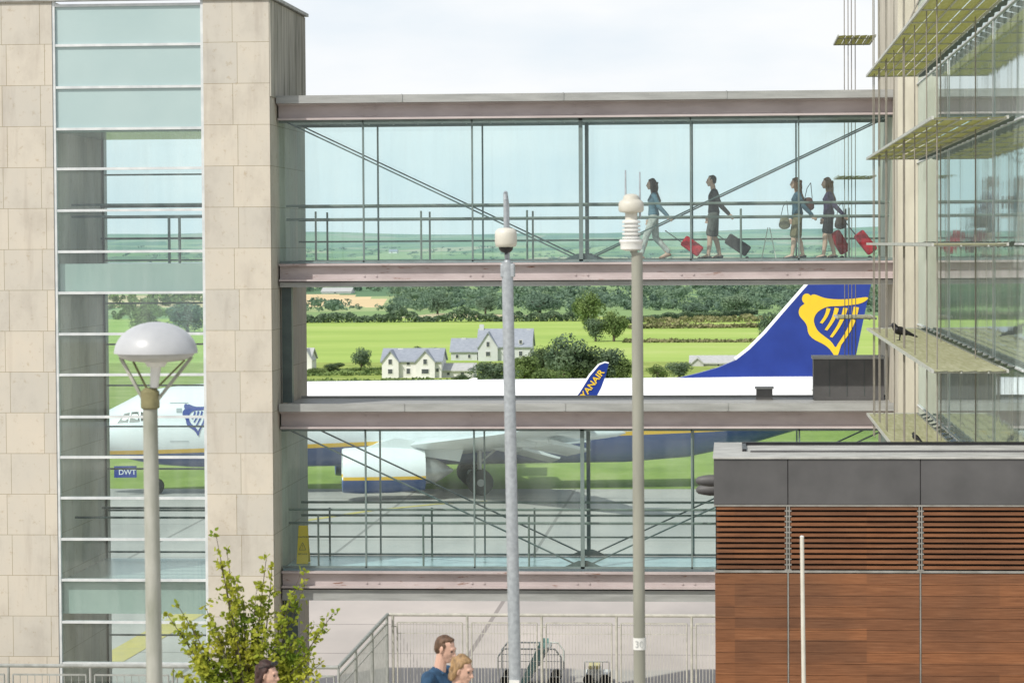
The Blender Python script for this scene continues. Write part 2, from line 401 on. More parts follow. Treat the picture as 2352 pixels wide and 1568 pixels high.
for v in(402,500,598,696,790,884,978,1075,1170,1265,1362,1455): 
    z=P(300,v,TB).z;rf.box(xw,GX1-.01,TB-.16,TB-.12,z-.02,z+.02)
rf.build('rear_frame',M['mullion'],tw)
for vv,yy in((470,60.2),(497,60.2),(548,63),(1166,62.8),(1188,60.2),(475,63)):
    z=P(300,vv,yy).z;MB().tube((GX0+.1,yy,z),(GX1-.1,yy,z),.025).build('handrail',M['dark_steel'],tw)
for uu in(388,412): 
    a=P(uu,496,60.2);MB().tube(a,(a.x,a.y,zT(604)),.03).build('rail_post',M['dark_steel'],tw)
# ---------------------------------------------------------------- bridges
BY=60.0;RY=62.5
XL=XR+.035;XRR=P(2050,600,BY).x
def zb(v): return P(1335,v,BY).z
def xb(u): return P(u,600,BY).x
def bridge(label,vr,vt,vg0,vg1,vb,vs,full):
    root=thing('footbridge',label,'footbridge',((XL+XRR)/2,BY,zb(vs[1])),'glazed footbridges between tower and terminal')
    mb=MB().box(XL,XRR,BY-.32,RY+.3,zb(vr[1]),zb(vr[0])-.05)
    mb.box(XL,XRR,BY-.36,BY-.30,zb(vr[1]+1),zb(vr[0]));mb.box(XL,XRR,RY+.28,RY+.34,zb(vr[1]+1),zb(vr[0]))
    for u in(930,1298,1670): mb.box(xb(u)-.01,xb(u)+.012,BY-.375,BY-.36,zb(vr[1]),zb(vr[0])+.01)
    r=mb.build('roof',M['flash'],root)
    mb=MB().box(XL,XRR,BY-.20,BY-.14,zb(vt[0]),zb(vt[0])+.045);mb.build('roof_trim',M['dark_steel'],root)
    def beam(y,s,a,b,m,bolts=True):
        z1=zb(a);z0=zb(b);mb=MB();t=.045
        mb.box(XL,XRR,y,y+s*.03,z0+t,z1-t)
        mb.box(XL,XRR,y-s*.14,y+s*.03,z1-t,z1-.002);mb.box(XL,XRR,y-s*.14,y+s*.03,z0+.002,z0+t)
        if bolts:
            for k in range(6):
                for du in(-14,14):
                    x=xb(851+k*242.5+du)
                    for zz in(.3,.7):
                        mb.lathe((x,y-s*.022,z0+(z1-z0)*zz),[(.024,0),(.024,.022)] if s>0 else [(.024,-.022),(.024,0)],6,1)
        mb.build('beam',m,root)
    beam(BY-.05,1,vt[0],vt[1],M['pink_steel']);beam(RY+.05,-1,vt[0],vt[1],M['pink_steel'],False)
    beam(BY-.05,1,vb[0],vb[1],M['rusty']);beam(RY+.05,-1,vb[0],vb[1],M['pink_steel'],False)
    mb=MB().box(XL,XRR,BY+.05,RY-.05,zb(vg0)+.02,zb(vg0)+.08)
    for k in range(24):
        x=XL+(XRR-XL)*k/24;mb.box(x,x+.02,BY+.06,RY-.06,zb(vg0)+.005,zb(vg0)+.02)
    mb.build('ceiling',M['ceil'],root)
    MB().box(XL,XRR,BY+.02,RY-.02,zb(vg1)-.12,zb(vg1)-.01).build('floor',M['floor'],root)
    MB().box(XL,XRR,BY-.1,RY+.1,zb(vs[1]),zb(vs[0])).build('underside',M['flash'],root)
    us=[836,1086,1335,1587,1835];xs=[XL]+[xb(u) for u in us]+[XRR]
    for y,s in((BY,1),(RY,-1)):
        mb=MB()
        for i,x in enumerate(xs[1:-1]):
            ww=.042 if i==2 else .017;mb.box(x-ww,x+ww,y-.03,y+.05,zb(vg1),zb(vg0))
        mb.box(XL,XRR,y-.03,y+.05,zb(vg1)-.001,zb(vg1)+.04);mb.box(XL,XRR,y-.03,y+.05,zb(vg0)-.04,zb(vg0)+.019)
        f=mb.build('window_frame',M['mullion'],root)
        for a,b in zip(xs,xs[1:]):
            MB().add([(a,y,zb(vg1)+.04),(b,y,zb(vg1)+.04),(b,y,zb(vg0)-.04),(a,y,zb(vg0)-.04)],[(0,1,2,3)]).build('pane',M['glass'],f)
    zf=zb(vg1);zc=zb(vg0);xm=xs[3]
    for y in(BY+.12,RY-.12):
        for xa,xe in((XL+.15,xm-.12),(XRR-.15,xm+.12)):
            mb=MB();mb.bar((xa,y,zc-.02),(xe,y,zf+.06),.03,.065,(0,1,0));mb.build('diagonal_brace',M['dark_steel'],root)
        mb=MB();mb.prism([(xm-.45,y-.05,zf+.01),(xm-.1,y-.05,zf+.16),(xm+.1,y-.05,zf+.16),(xm+.45,y-.05,zf+.01)],(0,.02,0));mb.box(xm-.035,xm+.035,y-.04,y+.03,zf,zc);mb.build('centre_post',M['dark_steel'],root)
    for y,of in((BY+.38,.72),(RY-.38,.72)):
        mb=MB()
        for h in(1.22,.93): mb.tube((XL+.08,y,zf+h),(XRR-.05,y,zf+h),.027)
        if y>61: mb.tube((XL+.08,y,zf+.45),(XRR-.05,y,zf+.45),.02)
        x=XL+of
        while x<XRR-.2:
            mb.tube((x,y,zf),(x,y,zf+1.1),.022);x+=2.285
        mb.build('handrail',M['rail'],root)
    return root
bridge('upper glazed footbridge with travellers walking across it',(215,232),(232,271),272,600,(602,643),(645,656),True)
bridge('lower glazed footbridge with no people, below the other glazed bridge',(924,941),(943,983),985,1305,(1311,1350),(1354,1379),True)
ZF=zb(600)
tag(MB().box(XL+.01,XL+.3,BY+.1,BY+.4,0,zb(1380)-.002).build('support_column',M['dark_steel']),'dark steel column beside the tower, under the lower bridge','column')
tag(MB().box(XL+.01,XL+.22,BY+.1,BY+.3,zb(924)+.002,zb(657)-.002).build('support_column',M['dark_steel']),'dark steel column beside the tower, between the two bridges','column')
o=thing('roof_plant_box','dark grey clad plant box on the lower bridge roof near its right end','plant box',(P(1947,860,62).x,62,zb(924)-.045))
MB().box(P(1867,860,62.2).x,P(2027,860,62.2).x,61.6,62.4,zb(924)-.04,P(1900,822,62.2).z).build('casing',M['slate'],o)
MB().box(P(1864,860,62.2).x,P(2029,860,62.2).x,61.57,62.43,P(1900,822,62.2).z+.001,P(1900,818,62.2).z+.02).build('lid',M['flash'],o)
mb=MB()
for u in(1905,1945,1985): mb.box(P(u,860,61.6).x,P(u,860,61.6).x+.007,61.59,61.6,zb(920),P(1900,824,61.6).z)
mb.build('seam',M['dark_steel'],o)
o=thing('roof_vent','small dark vent box with a flat lid on the lower bridge roof','vent',(P(1755,900,62).x,62,zb(924)-.045))
MB().box(P(1737,900,62).x,P(1774,900,62).x,61.8,62.2,zb(924)-.045,P(1755,892,62).z).build('casing',M['slate'],o)
MB().box(P(1734,900,62).x,P(1777,900,62).x,61.77,62.23,P(1755,892,62).z+.001,P(1755,888,62).z).build('lid',M['flash'],o)
# ---------------------------------------------------------------- glass terminal
GXP=3.75
ter=thing('glass_terminal','glass terminal wing with stacked yellow-green sunshades along its mirrored facade','building',(GXP,48,2.1))
MB().box(XRR+.002,GXP+.4,58,66,0,23).build('concrete_column',M['concrete'],ter)
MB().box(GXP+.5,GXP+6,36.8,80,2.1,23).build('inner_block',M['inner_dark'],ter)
def mirror():
    m,n,out=nt('reflective_facade_glass')
    gl=n.nodes.new('ShaderNodeBsdfGlossy');gl.inputs['Roughness'].default_value=.03;gl.inputs[0].default_value=(.80,.90,.89,1)
    f=tex(n,1.0,(1,1.6,.10),4,True);bu=n.nodes.new('ShaderNodeBump');bu.inputs['Strength'].default_value=.10;bu.inputs['Distance'].default_value=.025;lk(n,f,bu.inputs['Height']);lk(n,bu.outputs[0],gl.inputs['Normal'])
    d=n.nodes.new('ShaderNodeBsdfDiffuse');f2=tex(n,1.6,(1,3,.15),5,True);lk(n,ramp(n,f2,[(.3,(.30,.38,.36)),(.5,(.50,.57,.54)),(.7,(.72,.76,.72))]),d.inputs[0])
    mx=n.nodes.new('ShaderNodeMixShader');mx.inputs[0].default_value=.70;lk(n,d.outputs[0],mx.inputs[1]);lk(n,gl.outputs[0],mx.inputs[2]);lk(n,mx.outputs[0],out.inputs['Surface']);return m
MIR=mirror()
SY0,SY1=36.9,55.0
lev=[P(1990,v,SY1).z for v in(175,365,560,755,950)]
zs=[2.1]+sorted(lev)+[lev[0]+1.65,23]
fm=MB()
for z in zs[1:-1]: fm.box(GXP-.03,GXP-.005,SY0,58,z-.012,z+.012)
for y in(41.2,49.8): fm.box(GXP-.02,GXP-.006,y-.015,y+.015,2.1,23)
fmo=fm.build('window_frame',M['white_frame'],ter)
ys=[36.9,41.2,45.5,49.8,54.0,57.99]
for a,b in zip(ys,ys[1:]):
    for z0,z1 in zip(zs,zs[1:]):
        MB().add([(GXP,a,z0),(GXP,b,z0),(GXP,b,z1),(GXP,a,z1)],[(0,1,2,3)]).build('pane',MIR,fmo)
m,n,out=nt('yellow_green_shade_panel')
f=tex(n,3,(8,.6,1),5);col=ramp(n,f,[(.3,(.34,.345,.22)),(.7,(.52,.52,.38))])
d=n.nodes.new('ShaderNodeBsdfDiffuse');t=n.nodes.new('ShaderNodeBsdfTranslucent');lk(n,col,d.inputs[0]);t.inputs[0].default_value=(.27,.27,.04,1)
mx=n.nodes.new('ShaderNodeMixShader');mx.inputs[0].default_value=.30;lk(n,d.outputs[0],mx.inputs[1]);lk(n,t.outputs[0],mx.inputs[2]);lk(n,mx.outputs[0],out.inputs['Surface'])
M['shade']=m
M['shade_frame']=mat('grey_shade_frame',(.50,.51,.47),(.38,.39,.34),5,.45)
M['rod']=mat('brown_grey_rod',(.30,.275,.23),(.22,.20,.17),5,.5)
def shelf(z,x0,x1,y0,y1,inner=True):
    f=MB();f.box(x0-.02,x0+.01,y0,y1,z-.022,z+.02);f.box(x1-.01,x1+.02,y0,y1,z-.022,z+.02)
    f.box(x0,x1,y1-.02,y1+.02,z-.022,z+.02);f.box(x0+.35,x0+.37,y0,y1,z-.03,z-.008);f.box(x0+.70,x0+.72,y0,y1,z-.03,z-.008)
    y=y1-2.25
    while y>y0: f.box(x0+.01,x1-.01,y-.015,y+.015,z-.03,z-.01);y-=2.25
    o=f.build('sunshade',M['shade_frame'],ter)
    if inner:
        y=y1-.2
        while y>y0:
            MB().add([(x1+.02,y,z-.05),(GXP-.06,y,z-.02),(GXP-.06,y-.22,z+.04),(x1+.02,y-.22,z+.01)],[(0,1,2,3)]).build('bracket',M['dark_steel'],o,recalc=False)
            y-=.95
    b=MB();n=5;w=(x1-x0-.02)/n
    for i in range(n): 
        xa=x0+.01+i*w;b.add([(xa,y0,z-.006),(xa+w-.003,y0,z+.006),(xa+w-.003,y1,z+.006),(xa,y1,z-.006)],[(0,1,2,3)])
    b.build('louvre_blade',M['shade'],o,recalc=False)
SX0=P(1992,560,SY1).x;SX1=P(2106,560,SY1).x
for z in lev: shelf(z,SX0,SX1,SY0,SY1)
RX0=P(1927,500,66).x;
for v in(82,404,732,892): shelf(P(1927,v,66).z,RX0,XRR-.05,66,69,False)
for y in(54.7,54.2,52.6,52.2,50.2,49.8,47.6,45.0,44.7,42.2,39.6,37.6):
    MB().tube((SX0+.10,y,lev[4]-.4),(SX0+.10,y,23),.0095,n=6).build('hanging_rod',M['rod'],ter)
for y in(54.4,51,47.6,40.8):
    MB().tube((SX1-.08,y,lev[4]-.4),(SX1-.08,y,23),.0095,n=6).build('hanging_rod',M['rod'],ter)
for u in(1940,1949,1957,1966):
    p=P(u,500,66.4);MB().tube((p.x,66.4+(u-1940)*.01,P(u,905,66.4).z),(p.x,66.4+(u-1940)*.01,23),.011,n=6).build('hanging_rod',M['rod'],ter)
MB().tube(P(2060,110,54),P(2120,-20,54),.016).build('tie_rod',M['rod'],ter)
MB().tube(P(2075,112,53),P(2140,-20,53),.016).build('tie_rod',M['rod'],ter)
# ---------------------------------------------------------------- kiosk
KY=34.0
def zk(v): return P(1800,v,KY).z
def xk(u): return P(u,1250,KY).x
kz=KB
ks=thing('timber_building','low flat-roofed building with dark fascia and red-brown timber cladding','building',(xk(2000),KY,kz))
XE=xk(2620);cols=[1640,1810,2114,2418,2620]
MB().box(xk(1640)+.02,XE,KY+.06,36.45,kz,zk(1052)).build('core',M['void'],ks)
for a,b in zip(cols,cols[1:]):
    MB().box(xk(a)+.004,xk(b)-.004,KY-.02,KY+.05,zk(1158),zk(1053)).build('fascia_panel',M['slate'],ks,bevel=.004)
MB().box(xk(1640),xk(1640)+.015,KY+.05,36.45,zk(1158),zk(1053)).build('side_fascia',M['slate'],ks)
tp=MB();zt=zk(1049)
tp.box(xk(1638),XE,KY-.04,36.5,zk(1053)+.001,zt)
tp.build('roof_slab',M['kiosktop'],ks)
e=MB();e.box(xk(1706),XE,35.95,36.03,zt+.001,zt+.04);e.box(xk(1706),xk(1706)+.05,34.9,35.95,zt+.001,zt+.03);e.build('roof_edging',M['black'],ks)
MB().box(xk(1725),XE,34.75,34.82,zt+.001,zt+.02).build('roof_edging',M['slate'],ks)
for a,b in zip(cols,cols[1:]):
    lb=MB()
    for i in range(12):
        v=1163+i*12.3;lb.box(xk(a)+.03,xk(b)-.03,KY-.01,KY+.03,zk(v+7),zk(v))
    lb.build('timber_louvre',M['wood'],ks)
    pb=MB()
    for i in range(13):
        v=1316+i*26;pb.box(xk(a)+.012,xk(b)-.012,KY-.005,KY+.03,max(kz,zk(v+25.2)),zk(v))
    pb.build('timber_cladding',M['wood'],ks)
sp=MB()
for u in cols[1:-1]:
    sp.box(xk(u)-.022,xk(u)-.008,KY-.02,KY+.02,zk(1310),zk(1160));sp.box(xk(u)+.008,xk(u)+.022,KY-.02,KY+.02,zk(1310),zk(1160))
    for i in range(12): sp.box(xk(u)-.04,xk(u)+.04,KY-.014,KY+.0,zk(1163+i*12.3+11),zk(1163+i*12.3+8))
    sp.box(xk(u)-.008,xk(u)+.008,KY-.012,KY+.02,kz,zk(1312))
sp.box(xk(1640),XE,KY-.015,KY+.03,zk(1314),zk(1309));sp.box(xk(1640),XE,KY-.025,KY+.03,zk(1162),zk(1158.5))
sp.build('metal_strip',M['strip'],ks)
for v in(1103,1129):
    c=P(1640,v,35.4);l=MB();l.lathe((c.x-.22,35.4+(v-1105)*.012,c.z),[(.02,-.01),(.05,.02),(.066,.09),(.075,.16),(.075,.235)],16,0)
    l.build('floodlight',M['slate'],ks,smooth=True)
# ---------------------------------------------------------------- fence
FY=57.0;FY2=FY*852/975
za=P(1250,1412,FY).z;fx0=P(890,1412,FY).x;fb=2.1
M['fence']=mat('pale_fence_paint',(.50,.48,.43),(.38,.37,.33),6,.5)
M['fencegalv']=mat('grey_fence_rail',(.36,.37,.35),(.26,.27,.25),6,.45)
fe=thing('mesh_fence','pale vertical-bar panel fence at the apron edge, behind the strolling people','fence',(fx0,FY,fb))
MB().tube((fx0,FY,za),(P(1700,1412,FY).x,FY,za),.035).build('handrail',M['fence'],fe)
pw=173/F*FY
def panel(a,b,n):
    a=Vector(a);b=Vector(b);d=(b-a);mb=MB();t=za-.16
    for z in(fb+.1,t): mb.bar((a.x,a.y,z),(b.x,b.y,z),.03,.03)
    mb.bar((a.x,a.y,t-.22),(b.x,b.y,t-.22),.014,.014)
    for q in(a,b): mb.tube((q.x,q.y,fb),(q.x,q.y,t),.018,n=6)
    for i in range(1,n):
        q=a+d*i/n;mb.tube((q.x,q.y,fb+.1),(q.x,q.y,t),.0075,n=4,cap=False)
    return mb
for i in range(5):
    x0=fx0+.17+i*pw;panel((x0+.03,FY),(x0+pw-.16,FY),20).build('panel',M['fence'],fe)
    x=x0-.06;MB().tube((x,FY,fb),(x,FY,za),.028).tube((x-.035,FY,za-.24),(x+.09,FY,za-.24),.012,n=6).build('post',M['fence'],fe)
fa=MB().tube((fx0,FY,za),(fx0,FY2,za),.04);fa.build('handrail',M['fencegalv'],fe)
for i in range(3):
    y0=FY-.1-i*(FY-FY2)/3;panel((fx0,y0),(fx0,y0-(FY-FY2)/3+.15),18).build('panel',M['fencegalv'],fe)
    MB().tube((fx0,y0,fb),(fx0,y0,za),.03).build('post',M['fencegalv'],fe)
XF=P(-60,1540,FY2).x
MB().tube((XF,FY2,za),(fx0,FY2,za),.035).build('handrail',M['fencegalv'],fe)
x=fx0
while x>XF:
    MB().tube((x,FY2,fb),(x,FY2,za),.025).build('post',M['fencegalv'],fe)
    panel((x-.08,FY2),(x-1.42,FY2),10).build('panel',M['fencegalv'],fe);x-=1.5
# ---------------------------------------------------------------- poles
kz=EYE-5.1
LY=20.5
def lamp():
    top=P(345,935,LY);cx=top.x;sc=F/LY
    px=lambda n:n/sc
    r=thing('lamp_post','grey lamp post with a broad shallow dome head on forked arms','street lamp',(cx+.01,LY,kz))
    MB().tube((cx+.02,LY,kz),(cx,LY,P(0,935,LY).z),px(20.5),px(17),24).build('pole',M['lamp_pole'],r,smooth=True)
    z=lambda v:P(350,v,LY).z
    MB().lathe((cx,LY,0),[(px(16),z(940)),(px(22),z(936)),(px(22),z(899)),(px(12),z(890))],24).build('collar',M['moss'],r,smooth=True)
    hc=P(358,800,LY).x
    dm=[(2,739),(18,740),(36,744),(52,750),(66,758),(78,768),(87,779),(93,790),(96,800),(97,806),(97,811)]
    MB().lathe((hc,LY,0),[(px(a),z(b)) for a,b in dm],48,cap=True).build('dome_head',M['lamp_white'],r,smooth=True)
    MB().lathe((hc,LY,0),[(px(p),z(v)) for p,v in((90,809),(88,816),(80,822),(62,828),(36,831),(2,832))],48).build('lower_bowl',M['lamp_bowl'],r,smooth=True)
    for s in(-1,1):
        MB().bar((cx+s*px(12),LY,z(925)),(hc+s*px(84),LY,z(820)),.02,.042,(0,1,0)).build('arm',M['lamp_pole'],r)
        MB().bar((cx+s*px(5),LY+.02,z(900)),(hc+s*px(62),LY+.1,z(828)),.012,.022,(0,1,0)).build('arm',M['moss'],r)
    MB().tube((hc-px(5),LY,z(890)),(hc,LY,z(834)),px(10),px(13),16).tube((hc,LY,z(842)),(hc,LY,z(830)),px(20),px(28),16).build('lamp_holder',M['white'],r,smooth=True)
lamp()
def cctv():
    Y=26.0;sc=F/Y;px=lambda n:n/sc
    b=P(1183,1568,Y);t=P(1165,602,Y);d=(t-b).normalized();base=b+d*((kz-b.z)/d.z)
    r=thing('camera_pole','galvanised pole carrying a white dome camera under a curved neck','camera pole',base)
    MB().tube(base,t,px(14.5),px(13),20).build('pole',M['galv'],r,smooth=True)
    MB().tube(t+d*.001,t+d*.02,px(9),px(6),16).build('cap',M['galv'],r,smooth=True)
    c=P(1167,628,Y)
    MB().box(c.x-px(17),c.x+px(15),Y-.04,Y+.07,P(0,643,Y).z+.0,P(0,612,Y).z).build('bracket_box',M['galv'],r,bevel=.01)
    hx=P(1162,550,Y).x;z=lambda v:P(1162,v,Y).z
    neck=[(t.x-.003,Y+.1,z(600)),(t.x-.005,Y+.1,z(470)),(hx-.003,Y+.08,z(452)),(hx-.004,Y+.04,z(443)),(hx-.004,Y+.01,z(446)),(hx-.002,Y,z(460)),(hx,Y,z(525))]
    MB().path(neck,px(5),10).build('curved_neck',M['galv'],r,smooth=True)
    MB().tube((hx,Y,z(583)),(hx+.002,Y+.09,z(602)),px(4),px(5)).build('stub_tube',M['galv'],r)
    MB().lathe((hx,Y,0),[(px(p),z(v)) for p,v in((5,523),(18,525),(24,530),(25.5,537),(25.5,558),(24,564),(21,567)) ],28).build('camera_housing',M['offwhite'],r,smooth=True)
    MB().lathe((hx,Y,0),[(px(p),z(v)) for p,v in((17,567.2),(16,573),(11,579),(1,582))],20).build('lens_dome',M['black'],r,smooth=True)
    MB().box(P(1171,1560,Y).x,P(1194,1560,Y).x,Y-.08,Y-.062,z(1600),z(1558)).build('sticker',M['white'],r)
cctv()
def sensor():
    Y=27.0;sc=F/Y;px=lambda n:n/sc
    b=P(1469,1568,Y);t=P(1463,580,Y);d=(t-b).normalized();base=b+d*((kz-b.z)/d.z)
    r=thing('sensor_pole','olive grey pole with white sensor drums and two thin rods on top','sensor pole',base)
    MB().tube(base,t,px(14),px(13),20).build('pole',M['olive'],r,smooth=True)
    z=lambda v:P(1452,v,Y).z;hx=P(1450,550,Y).x
    lou=[(15,505)];v=508
    while v<548: lou+=[(21,v),(21,v+4),(15.5,v+5),(15.5,v+8)];v+=9
    lou+=[(27,550),(28,555),(25,560),(25,572),(14,576)]
    MB().lathe((hx,Y,0),[(px(p),z(v)) for p,v in lou[::-1]],24).build('louvred_drum',M['white'],r,smooth=True)
    MB().lathe((hx,Y,0),[(px(p),z(v)) for p,v in((14,505),(14,489),(26,487),(29,483),(29,468),(26,462),(19,458),(17,450),(11,446),(2,445))],24).build('sensor_cap',M['offwhite'],r,smooth=True)
    MB().tube((hx,Y,z(584)),(t.x,Y,z(578)),px(10),px(13)).build('bracket',M['olive'],r)
    for u,v0,v1 in((1437,460,391),(1470,500,395)):
        p=P(u,v0,Y);MB().tube(p,(p.x,Y,z(v1)),px(2.6),px(1.5),8).build('antenna_rod',M['galv'],r)
    c=P(1469,1476,Y)
    MB().lathe((c.x,Y,0),[(px(15.2),z(1490)),(px(15.2),z(1463))],20).build('number_plate',M['white'],r,smooth=True)
    mb=MB();text_on(mb,'30',px(22),(c.x-px(11),Y-px(15.9),z(1484)),(1,0,0),(0,0,1),0);mb.build('number',mat('grey_ink',(.42,.43,.42)),r)
sensor()
pp=P(1846,1568,28);tt=P(1842,1232,28);dd=(tt-pp).normalized();bb=pp+dd*((kz-pp.z)/dd.z)
r=thing('thin_pole','thin pale bare pole in front of the timber building','pole',bb)
MB().tube(bb,tt,.022,.02,12).build('tube',M['offwhite'],r,smooth=True)
MB().tube(tt,tt+dd*.012,.023,.012,12).build('cap',M['white'],r)
# ---------------------------------------------------------------- airplane
TH=rad(10);N=Vector((P(165,1000,129.5).x,129.5,0))
AX=Vector((math.cos(TH),math.sin(TH),0));NN=Vector((-math.sin(TH),math.cos(TH),0))
def pl(u,v,y):
    d=ray(u,v);o=Vector((0,0,EYE));t=(y-(o-N).dot(NN))/d.dot(NN);p=o+d*t;q=p-N;return Vector((q.dot(AX),y,p.z))
plane=thing('airliner','white and navy twin-engine jet airliner with yellow stripe, parked beyond the bridges','airliner',N,rz=TH)
WHITE=(.84,.85,.86);NAVY=(.025,.07,.23);YEL=(.85,.50,.02)
def livery(name,z0,slope,band,s0=5):
    m,n,out=nt(name);tc=n.nodes.new('ShaderNodeTexCoord').outputs['Object'];s=n.nodes.new('ShaderNodeSeparateXYZ');lk(n,tc,s.inputs[0])
    l=math_(n,'SUBTRACT',s.outputs[2],math_(n,'ADD',math_(n,'MULTIPLY',math_(n,'SUBTRACT',s.outputs[0],s0),slope),z0))
    c=ramp(n,math_(n,'ADD',math_(n,'MULTIPLY',l,.1),.5),[(0,NAVY),(.5,YEL),(.5+band*.1,WHITE)],True)
    principled(n,out,c,.28,0,spec=.5);return m
LV=livery('airliner_livery',2.0,.028,.19)
M['navy']=mat('navy_paint',(.018,.05,.30),(.013,.038,.24),.6,.25,spec=.5)
M['yellow']=mat('golden_yellow_paint',(.87,.60,.03),(.83,.56,.03),2,.4)
M['pwhite']=mat('aircraft_white',WHITE,(.78,.79,.80),.5,.3)
M['wing']=mat('wing_grey',(.74,.77,.77),(.66,.69,.69),.6,.35)
M['metal']=mat('bare_metal',(.5,.5,.5),(.4,.4,.4),3,.4,.6)
M['rubber']=mat('tyre_rubber',(.03,.03,.03),(.02,.02,.02),6,.8)
st=[(0,2.7,.03,.03),(.15,2.7,.28,.3),(.5,2.74,.55,.58),(1.1,2.82,.85,.92),(1.9,2.93,1.12,1.22),(2.5,3.02,1.33,1.4),(3.2,3.12,1.6,1.55),(4.2,3.16,1.8,1.72),(5.6,3.18,1.94,1.84),(7.5,3.2,2.0,1.88),(12,3.2,2.0,1.88),(18,3.2,2.0,1.88),(26,3.2,2.0,1.88),(29,3.3,1.9,1.8),(32,3.6,1.62,1.5),(35,4.0,1.2,1.1),(37.5,4.35,.78,.7),(39,4.55,.42,.35),(39.5,4.6,.15,.12)]
mb=MB();n_=40;vs=[];fs=[]
for s_,zc,rz_,ry_ in st:
    for i in range(n_):
        t=2*math.pi*i/n_;vs.append((s_,ry_*math.cos(t),zc+rz_*math.sin(t)))
for k in range(len(st)-1):
    for i in range(n_): fs.append((k*n_+i,k*n_+(i+1)%n_,(k+1)*n_+(i+1)%n_,(k+1)*n_+i))
fs+=[tuple(range(n_)),tuple(range((len(st)-1)*n_,len(st)*n_))]
mb.add(vs,fs);fus=mb.build('fuselage',LV,plane,smooth=True,local=True)
def fy(s,z):
    for a,b in zip(st,st[1:]):
        if a[0]<=s<=b[0]:
            k=(s-a[0])/(b[0]-a[0]);zc,rz_,ry_=[a[i]+(b[i]-a[i])*k for i in(1,2,3)]
            q=max(0,1-((z-zc)/rz_)**2);return -ry_*math.sqrt(q)
    return 0
def decal(name,polys,m,parent,off=.02,sub=True):
    mb=MB()
    for p in polys: mb.poly([(s,fy(s,z)-off,z) for s,z in p])
    return mb.build(name,m,parent,local=True)
for k in range(58):
    s=6.4+k*.51
    if s>34: break
    z=3.62;hw=.12;hh=.17
    decal('cabin_window',[[(s-hw,z-hh),(s+hw,z-hh),(s+hw,z+hh),(s-hw,z+hh)]],M['black'],fus)
for ps in ([(2.15,3.42),(2.65,3.45),(2.75,3.9),(2.5,3.85)],[(2.72,3.45),(3.2,3.5),(3.15,3.95),(2.82,3.92)],[(3.27,3.52),(3.6,3.62),(3.5,3.9),(3.23,3.95)]):
    decal('cockpit_window',[ps],M['black'],fus)
s0,s1,z0,z1=4.6,5.45,2.55,4.35;t=.03
dr=[[(s0,z0),(s1,z0),(s1,z0+t),(s0,z0+t)],[(s0,z1-t),(s1,z1-t),(s1,z1),(s0,z1)],[(s0,z0),(s0+t,z0),(s0+t,z1),(s0,z1)],[(s1-t,z0),(s1,z0),(s1,z1),(s1-t,z1)],[(4.9,3.9),(5.15,3.9),(5.15,4.1),(4.9,4.1)]]
decal('cabin_door',dr,mat('door_outline',(.35,.38,.4)),fus)
def chaikin(p,it=2):
    for _ in range(it):
        q=[]
        for a,b in zip(p,p[1:]+p[:1]):
            q.append((a[0]*.75+b[0]*.25,a[1]*.75+b[1]*.25));q.append((a[0]*.25+b[0]*.75,a[1]*.25+b[1]*.75))
        p=q
    return p
HB=chaikin([(1848,698),(1838,704),(1834,714),(1836,726),(1847,737),(1854,748),(1856,766),(1868,779),(1890,789),(1904,799),(1914,813),(1920,824),(1925,815),(1931,795),(1936,782),(1930,782),(1924,790),(1919,800),(1910,784),(1892,771),(1878,760),(1870,744),(1869,730),(1878,715),(1900,703),(1930,703),(1958,700),(1978,697),(1993,688),(1994,681),(1960,686),(1925,688),(1895,685),(1880,679),(1868,675),(1860,680)])
def tine(x0,y0,x1,y1,bow,w0,w1):
    L=[];Rr=[]
    for k in range(9):
        q=k/8;x=x0+(x1-x0)*q+bow*math.sin(q*math.pi);y=y0+(y1-y0)*q;w=(w0+(w1-w0)*q)/2
        L.append((x-w,y));Rr.append((x+w,y+2))
    return L+Rr[::-1]
STR=[tine(1903,707,1886,741,3,9,6),tine(1922,706,1897,757,4,10,6),tine(1942,706,1909,773,5,10,6),tine(1967,704,1928,790,7,12,8)]
HP=[(1853+11*math.cos(t/16*2*math.pi),686+12*math.sin(t/16*2*math.pi)) for t in range(16)]
finpx=[(1545,871),(1600,858),(1650,844),(1690,827),(1722,802),(1760,764),(1805,712),(1855,655),(1896,612),(1912,602),(2012,602),(2011,612),(2000,655),(1982,740),(1965,822),(1958,885),(1865,884),(1700,880),(1560,878)]
fp=[pl(u,v,-.14) for u,v in finpx]
mb=MB().prism([(p.x,-.14,p.z) for p in fp],(0,.28,0));fin=mb.build('tail_fin',M['navy'],plane,local=True)
le=MB();q=[pl(u,v,-.15) for u,v in((1690,827),(1722,802),(1760,764),(1805,712),(1855,655),(1896,612))]
for a,b in zip(q,q[1:]): le.tube((a.x,0,a.z),(b.x,0,b.z),.13,.13,8)
le.build('leading_edge',M['pwhite'],fin,local=True)
mb=MB()
def fpt(pg,y): return [(lambda p:(p.x,y,p.z))(pl(u,v,y)) for u,v in pg]
mb.poly(fpt(HB,-.165));mb.poly(fpt(HP,-.168))
for s in STR: mb.poly(fpt(s,-.170))
mb.build('harp_emblem',M['yellow'],fin,local=True)
def map2(pt):
    u,v=pt;p=pl(418+(u-1832)*.42,928+(v-675)*.50,-1.8);return (p.x,p.z)
em=MB()
for i,pg in enumerate([HB,HP]+STR):
    em.poly([(s,fy(s,z)-.03-.002*(i>0),z) for s,z in [map2(p) for p in pg]])
em.build('harp_emblem',M['navy'],fus,local=True)
